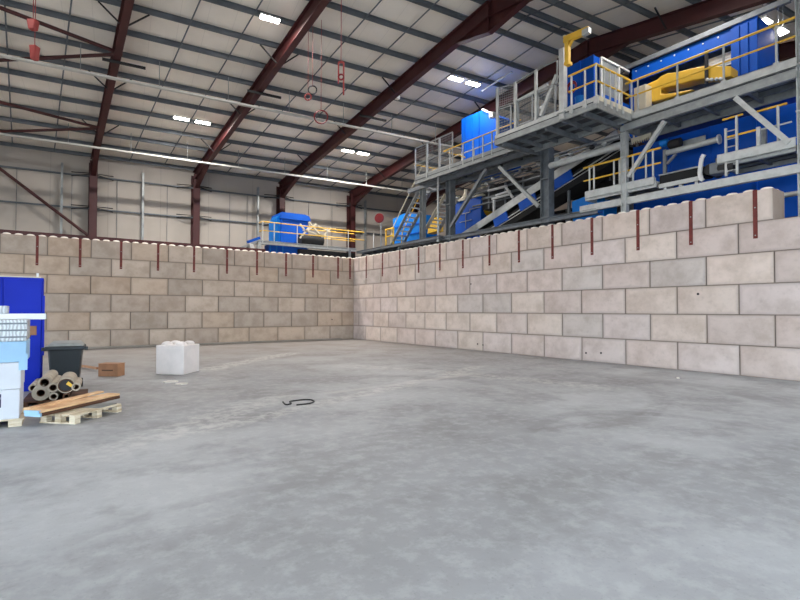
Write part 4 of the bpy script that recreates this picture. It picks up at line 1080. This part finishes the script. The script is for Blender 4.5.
# black cable loop
pts = [(283, 402), (286, 404.5), (291, 403.5), (290, 401.5), (296, 400.5), (304, 399.6), (311, 399.8), (314, 401.2), (311, 403), (304, 404.2), (297, 404.8)]
P = [at(x, y, 'Z', .012) for x, y in pts]
sm = []
for i in range(len(P)-1):
    a, b, c, d = P[max(i-1, 0)], P[i], P[i+1], P[min(i+2, len(P)-1)]
    for t in (0, .25, .5, .75):
        sm.append(.5*((2*b)+(-a+c)*t+(2*a-5*b+4*c-d)*t*t+(-a+3*b-3*c+d)*t**3))
sm.append(P[-1])
build('cable_loop', MB().poly(sm, .014, 6), 'black', None, 'short black cable lying in a loop on the open floor', 'cable')

# left-hand group.  local axes: along the picture's right (RX) and away (FY)
RX = _R0.copy(); FY = _F0.copy()
def P3(px, py): return at(px, py, 'Z', 0)
def loc(o, a, b, z): return o + RX*a + FY*b + Vector((0, 0, z))
def lbox(mb, o, a0, a1, b0, b1, z0, z1, ax=None, ay=None):
    ax = ax or RX; ay = ay or FY
    f = lambda a, b, z: o + ax*a + ay*b + Vector((0, 0, z))
    return mb.hexa([f(a0, b0, z0), f(a1, b0, z0), f(a1, b1, z0), f(a0, b1, z0), f(a0, b0, z1), f(a1, b0, z1), f(a1, b1, z1), f(a0, b1, z1)])
def rot2(v, deg):
    c, s = math.cos(math.radians(deg)), math.sin(math.radians(deg)); return Vector((v.x*c-v.y*s, v.x*s+v.y*c, 0))
def depth_pt(px, dist):
    d = FW + RT*((px-400)/F_PX); p = CAM + d*dist; p.z = 0; return p

# blue steel cabinet
D = 10.6
o = depth_pt(43.5, D); hz = at(45, 278, 'Z', 0)
zTop = (CAM + (FW + RT*((45-400)/F_PX) + UP*((300-278)/F_PX))*D).z
ax, ay = rot2(RX, 35), rot2(FY, 35)
r = thing('storage_cabinet', 'tall blue steel cabinet at the left edge behind the wrapped cartons', 'cabinet', o)
m = MB(); lbox(m, o, -1.9, 0, 0, .5, 0, zTop, ax, ay); build('body', m, 'cabblue', r, bevel=.015)
for a0, a1 in ((-1.86, -.98), (-.66, -.03)):
    m = MB(); lbox(m, o, a0, a1, -.03, 0, .12, zTop-.05, ax, ay); d = build('door', m, 'cabblue', r, bevel=.008)
m = MB(); lbox(m, o, -.95, -.69, -.02, 0, .05, zTop-.03, ax, ay); build('door', m, 'cabblue', r, bevel=.008)
m = MB(); lbox(m, o, -1.02, -.99, -.08, -.03, 1.2, 1.5, ax, ay); build('handle', m, 'galv', r)
m = MB(); lbox(m, o, -1.14, -.80, -.05, -.03, zTop-.36, zTop-.34, ax, ay); lbox(m, o, -.83, -.80, -.05, -.03, zTop-.50, zTop-.34, ax, ay); build('lock_bar', m, 'galv', r)
m = MB(); lbox(m, o, -.02, .025, -.05, .03, .75, zTop-.38, ax, ay); build('hinge_edge', m, 'cabblue', r)
m = MB(); lbox(m, o, -1.9, -.05, .02, .06, zTop, zTop+.025, ax, ay); build('top_lip', m, 'cream', r)
m = MB(); lbox(m, o, -.13, -.09, .03, .07, zTop, zTop+.1, ax, ay); build('top_peg', m, 'white', r)

# stacked white cartons wrapped on a pallet at the very left
D2 = 7.35
o = depth_pt(21.5, D2)
def zpix(py, dist): return (CAM + (FW + UP*((300-py)/F_PX))*dist).z
ax, ay = rot2(RX, 34), rot2(FY, 34)
def stack_box(a0, a1, b1, y0, y1, mat, name, label, cat='carton', bev=.012, extra=None):
    z0, z1 = max(zpix(y0, D2), 0), zpix(y1, D2)
    m = MB(); lbox(m, o, a0, a1, 0, b1, z0, z1, ax, ay)
    c = o+ax*((a0+a1)/2)+ay*(b1/2)+Vector((0, 0, z0))
    r = thing(name, label, cat, c); build('body', m, mat, r, bevel=bev)
    return r, z0, z1
r, z0, z1 = stack_box(-.85, -.0, .8, 418.5, 389.2, 'box_white', 'carton', 'large white carton at the left edge, lowest of the stack')
m = MB(); lbox(m, o, -.33, -.215, -.004, 0, z0+.18, z1-.06, ax, ay); build('label_sticker', m, 'ink', r, label='dark blue label')
m = MB(); lbox(m, o, -.32, -.225, -.006, -.004, z0+.30, z0+.33, ax, ay); lbox(m, o, -.31, -.24, -.006, -.004, z0+.22, z0+.24, ax, ay); build('label_line', m, 'box_white', r)
stack_box(-.85, .01, .8, 389, 362.8, 'box_white', 'carton', 'large white carton at the left edge, second up the stack')
r, z0, z1 = stack_box(-.9, .07, .85, 362.6, 342, 'box_blue', 'carton', 'pale blue tray carton above the two large white cartons')
m = MB()
for a in (-.30, -.22, -.14, -.09): lbox(m, o, a, a+.06, .02, .2, z1-.09, z1+.03, ax, ay)
build('packing_strip', m, 'box_white', r)
m = MB(); lbox(m, o, -.02, .085, -.004, 0, z0-.12, z0+.12, ax, ay); build('side_flap', m, 'box_blue', r)
r, z0, z1 = stack_box(-.9, .07, .8, 341.8, 320.3, 'film', 'wrapped_bundle', 'film-wrapped grey bundle of slats on the carton stack', 'bundle', .02)
m = MB()
for k in range(3): lbox(m, o, -.9, .075, -.008, 0, z0+.05+.1*k, z0+.075+.1*k, ax, ay)
build('slat_edge', m, 'dull', r)
z2 = zpix(320.2, D2); z3 = zpix(314.3, D2)
m = MB(); a = o+ax*-.9+Vector((0, 0, (z2+z3)/2))-ay*-.1; b = o+ax*.30+ay*.1+Vector((0, 0, (z2+z3)/2)); m.bar(a, b, .12, z3-z2)
m2 = build('white_bar', m, 'white', None, 'long white bar lying across the top of the wrapped bundle', 'bar', bevel=.01)
m = MB(); lbox(m, o, -.75, -.17, .05, .4, z3+.001, zpix(306.5, D2), ax, ay)
r = thing('small_box', 'small grey wrapped box on top of the white bar', 'box', o+ax*-.4+ay*.2+Vector((0, 0, z3))); build('body', m, 'film', r, bevel=.012)
# pallet under the cartons
r = thing('pallet', 'white pallet under the carton stack at the left edge', 'pallet', o)
zp = max(zpix(418.5, D2), .05)
m = MB(); lbox(m, o, -.9, .05, 0, .85, zp-.022, zp-.001, ax, ay); build('deck_board', m, 'pallet', r)
for a in (-.9, -.5, -.13): m = MB(); lbox(m, o, a, a+.16, 0, .85, 0, zp-.022, ax, ay); build('runner', m, 'pallet', r)
# little brown box on the cabinet side
m = MB(); oo = depth_pt(27.0, 8.4); zz0, zz1 = zpix(336, 8.4), zpix(327, 8.4)
r = thing('cardboard_tray', 'small open cardboard tray beside the wrapped bundle, in front of the blue cabinet', 'box', oo+RX*.05+Vector((0, 0, zz0)))
tx, ty = rot2(RX, 36), rot2(FY, 36)
lbox(m, oo, -.02, .14, 0, .2, zz0, zz0+.01, tx, ty); lbox(m, oo, -.02, .14, 0, .012, zz0, zz1, tx, ty); lbox(m, oo, -.02, -.008, 0, .2, zz0, zz1, tx, ty); lbox(m, oo, .128, .14, 0, .2, zz0, zz1, tx, ty); lbox(m, oo, -.02, .14, .188, .2, zz0, zz1, tx, ty); build('tray', m, 'card', r)
m = MB(); lbox(m, oo, .02, .11, .02, .17, zz0+.01, zz1-.02, tx, ty); build('contents', m, 'pink', r)
m = MB(); lbox(m, oo, -.35, .06, .02, .2, zz0-.03, zz0-.001, tx, ty); lbox(m, oo, -.35, -.27, .02, .2, 0, zz0-.03, tx, ty); build('stand_shelf', m, 'wood2', r)

# wheelie bin
D3 = 10.75
o = depth_pt(67, D3); ax, ay = rot2(RX, 30), rot2(FY, 30)
zb = zpix(345, D3)
r = thing('wheelie_bin', 'dark grey wheelie bin with a dusty lid beside the blue cabinet', 'bin', o)
f = lambda a, b, z: o + ax*a + ay*b + Vector((0, 0, z))
m = MB().hexa([f(-.24, -.24, .05), f(.24, -.24, .05), f(.24, .25, .05), f(-.24, .25, .05), f(-.31, -.33, zb-.02), f(.31, -.33, zb-.02), f(.31, .36, zb-.02), f(-.31, .36, zb-.02)])
build('body', m, 'bin', r, bevel=.03)
m = MB(); lbox(m, o, -.35, .35, -.37, .40, zb-.10, zb-.02, ax, ay); build('rim', m, 'bin', r, bevel=.015)
m = MB().hexa([f(-.33, -.36, zb-.015), f(.33, -.36, zb-.015), f(.33, .40, zb-.015), f(-.33, .40, zb-.015), f(-.25, -.28, zb+.05), f(.25, -.28, zb+.05), f(.25, .34, zb+.07), f(-.25, .34, zb+.07)])
build('lid', m, 'binlid', r, bevel=.015, label='dusty grey lid')
m = MB().tube(f(-.28, .44, zb), f(.28, .44, zb), .02, 8); build('handle', m, 'bin', r)
for s in (-.27, .27): build('wheel', MB().tube(f(s-.03, .27, .1), f(s+.03, .27, .1), .1, 16), 'rubber', r)
m = MB().tube(f(-.27, .27, .1), f(.27, .27, .1), .015, 6); build('axle', m, 'galv', r)
m = MB(); lbox(m, o, -.41, -.35, -.3, -.2, zb-.11, zb-.04, ax, ay); lbox(m, o, .35, .41, -.3, -.2, zb-.11, zb-.04, ax, ay); build('lift_lug', m, 'bin', r)
m = MB(); lbox(m, o, -.285, -.262, -.27, -.25, zb-.28, zb-.20, ax, ay); build('side_tag', m, 'white', r)

# rolls of sheet on a low pallet
DR = 8.75
o = depth_pt(40, DR); ax, ay = rot2(RX, 31), rot2(FY, 31)
r = thing('pallet', 'dark low pallet under the hollow rolls', 'pallet', o+ax*.3+ay*.4)
m = MB(); lbox(m, o, -.25, .72, .03, 1.2, .085, .11, ax, ay); build('deck_board', m, 'wood2', r)
for a in (-.25, .2, .62): m = MB(); lbox(m, o, a, a+.1, .03, 1.1, 0, .085, ax, ay); build('runner', m, 'wood2', r)
def roll(px, py, rad, hole, length, label, mat='core', tag=False, yaw=0, dy=0.):
    d = FW + RT*((px-400)/F_PX) + UP*((300-py)/F_PX); c = CAM + d*(DR+dy)
    a2 = rot2(ay, yaw); length *= 1.5
    r = thing('sheet_roll', label, 'roll', c+a2*length/2-Vector((0, 0, rad)), 'hollow rolls on the low pallet')
    build('wound_sheet', MB().pipe(c, c+a2*length, rad, hole, 24), mat, r)
    build('core_tube', MB().pipe(c-a2*.003, c+a2*(length+.003), hole, hole*.86, 20), 'wood2', r)
    if tag:
        m = MB(); n = 8
        sd = a2.cross(Vector((0, 0, 1))).normalized()
        pl = [c-a2*.012+sd*(rad*.75*x)+Vector((0, 0, rad*.75*y)) for x, y in ((.0, .25), (.35, .75), (.95, .1), (.75, -.35))]
        m.prism(pl, -a2*.008); build('yellow_tag', m, 'yellow', r, label='yellow label')
        build('end_plug', MB().tube(c+a2*.03, c+a2*.06, hole*.85, 18), 'black', r)
roll(40.8, 393, .135, .062, .75, 'hollow grey-beige roll lowest at left of the pile, open end forward', yaw=1)
roll(44.5, 382.6, .098, .07, .85, 'hollow roll resting on top at the left of the pile', yaw=-1, dy=.02)
roll(53, 387.6, .088, .055, .8, 'narrow hollow roll in the middle of the pile', yaw=0, dy=.03)
roll(66, 385.5, .135, .12, .7, 'widest roll at right of the pile, with a yellow label in its mouth', tag=True, yaw=0, dy=.05)
roll(76, 387, .07, .045, .6, 'small roll at the far right of the pile, beside the bin', dy=.12)
roll(53.5, 396.5, .07, .045, .7, 'narrow roll in the bottom row between the two wide ones', dy=.05)
roll(33, 388, .07, .045, .6, 'small roll behind at the left of the pile, near the cabinet', dy=.2)
roll(66.5, 396.3, .06, .038, .6, 'small dark roll in the bottom row under the widest roll', mat='wood2', dy=.06)

# plank pallet in front
pA, pB = P3(34, 421), P3(75, 424.5)
pC = P3(121.5, 411.5)
ex = (pC-pB).normalized(); ey = Vector((-ex.y, ex.x, 0))
if ey.dot(pA-pB) < 0: ey = -ey
LX = (pC-pB).length; LY = .62
r = thing('pallet', 'pale wooden pallet under the loose planks, in front of the rolls', 'pallet', pB+ex*LX/2+ey*LY/2)
hP = .135
for i in range(5):
    b0 = LY*i/5; m = MB(); lbox(m, pB, 0, LX, b0+.01, b0+LY/5-.02, hP-.022, hP, ex, ey); build('deck_board', m, 'pallet', r)
for i in range(3):
    a0 = (LX-.1)*i/2
    for b0 in (0, LY/2-.06, LY-.12): m = MB(); lbox(m, pB, a0, a0+.1, b0, b0+.1, .02, hP-.022, ex, ey); build('foot_block', m, 'pallet', r)
    m = MB(); lbox(m, pB, a0, a0+.1, 0, LY, 0, .02, ex, ey); build('base_board', m, 'pallet', r)
m = MB(); lbox(m, pB, .55, LX-.04, .06, LY-.05, hP, hP+.012, ex, ey)
build('board_sheet', m, 'greyply', None, 'thin grey board lying flat on the plank pallet', 'board')
def plank(a, b, z0, w, t, mat, label, tip=None):
    """a, b: pixel ends of the near edge at height z0"""
    p, q = at(*a, 'Z', z0), at(*b, 'Z', z0)
    d = (q-p).normalized(); n = Vector((-d.y, d.x, 0))
    if n.dot(FY) < 0: n = -n
    m = MB(); m.hexa([p, q, q+n*w, p+n*w] + [v+Vector((0, 0, t)) for v in (p, q, q+n*w, p+n*w)])
    if tip:
        r = thing('plank', label, 'plank', (p+q)/2+n*w/2, 'loose planks on the pallet'); build('board', m, mat, r, bevel=.004)
        m = MB().hexa([p-d*.006, p+d*.03, p+d*.03+n*w, p-d*.006+n*w] + [v+Vector((0, 0, t+.001)) for v in (p-d*.006, p+d*.03, p+d*.03+n*w, p-d*.006+n*w)]); build('painted_end', m, 'box_blue', r, label='pale blue painted end')
    else: build('plank', m, mat, None, label, 'plank', 'loose planks on the pallet', bevel=.004)
zk = hP+.013
plank((40, 417), (120, 398.3), zk, .27, .05, 'wood2', 'dark brown plank with pale blue end, lower one of the stack on the pallet', True)
plank((39, 413.6), (120, 395.2), zk+.052, .26, .035, 'wood', 'wide light plank with pale blue end on top of the dark plank', True)
plank((30, 410.2), (104, 392.6), zk+.088, .12, .03, 'wood', 'narrow light plank at the back of the pallet stack')
# cardboard box with a stick
pb = P3(98, 376.5); D5 = (pb-CAM).dot(_F0)
ax, ay = rot2(RX, -4), rot2(FY, -4)
r = thing('cardboard_box', 'low brown cardboard box on the floor right of the wheelie bin', 'box', pb+ax*.27+ay*.15)
hb = zpix(364.5, D5)
m = MB(); lbox(m, pb, 0, .53, 0, .3, 0, hb, ax, ay); build('body', m, 'card', r, bevel=.012)
m = MB(); lbox(m, pb, -.005, .535, -.012, .14, hb, hb+.012, ax, ay); lbox(m, pb, -.005, .535, .16, .31, hb, hb+.012, ax, ay); build('flap', m, 'card', r)
m = MB(); lbox(m, pb, .1, .4, -.003, 0, hb*.45, hb*.55, ax, ay); build('print_band', m, 'wood2', r)
p, q = P3(81, 367.5), P3(97.5, 371.5)
m = MB().bar(p+Vector((0, 0, .05)), q+Vector((0, 0, .09)), .06, .06); m.bar(p, p+Vector((0, 0, .06)), .06, .06)
build('timber_stick', m, 'card', None, 'short wooden stick between the wheelie bin and the cardboard box', 'stick')

# ------------------------------------------------------------------ light
w = bpy.data.worlds.new('world'); sc.world = w; w.use_nodes = True
bg = w.node_tree.nodes['Background']; bg.inputs[0].default_value = (.72, .87, 1.0, 1); bg.inputs[1].default_value = 9.0
sd_ = bpy.data.lights.new('sun', 'SUN'); sd_.energy = 8.0; sd_.angle = .01; sd_.color = (1, .96, .9)
so = bpy.data.objects.new('sun', sd_); COL.objects.link(so)
so.rotation_euler = (AX*math.cos(math.radians(66)) - Vector((0, 0, math.sin(math.radians(66))))).to_track_quat('-Z', 'Y').to_euler()
vs = sc.view_settings
vs.view_transform = 'Standard'; vs.look = 'None'; vs.gamma = 1; vs.use_curve_mapping = False; vs.exposure = 0.08
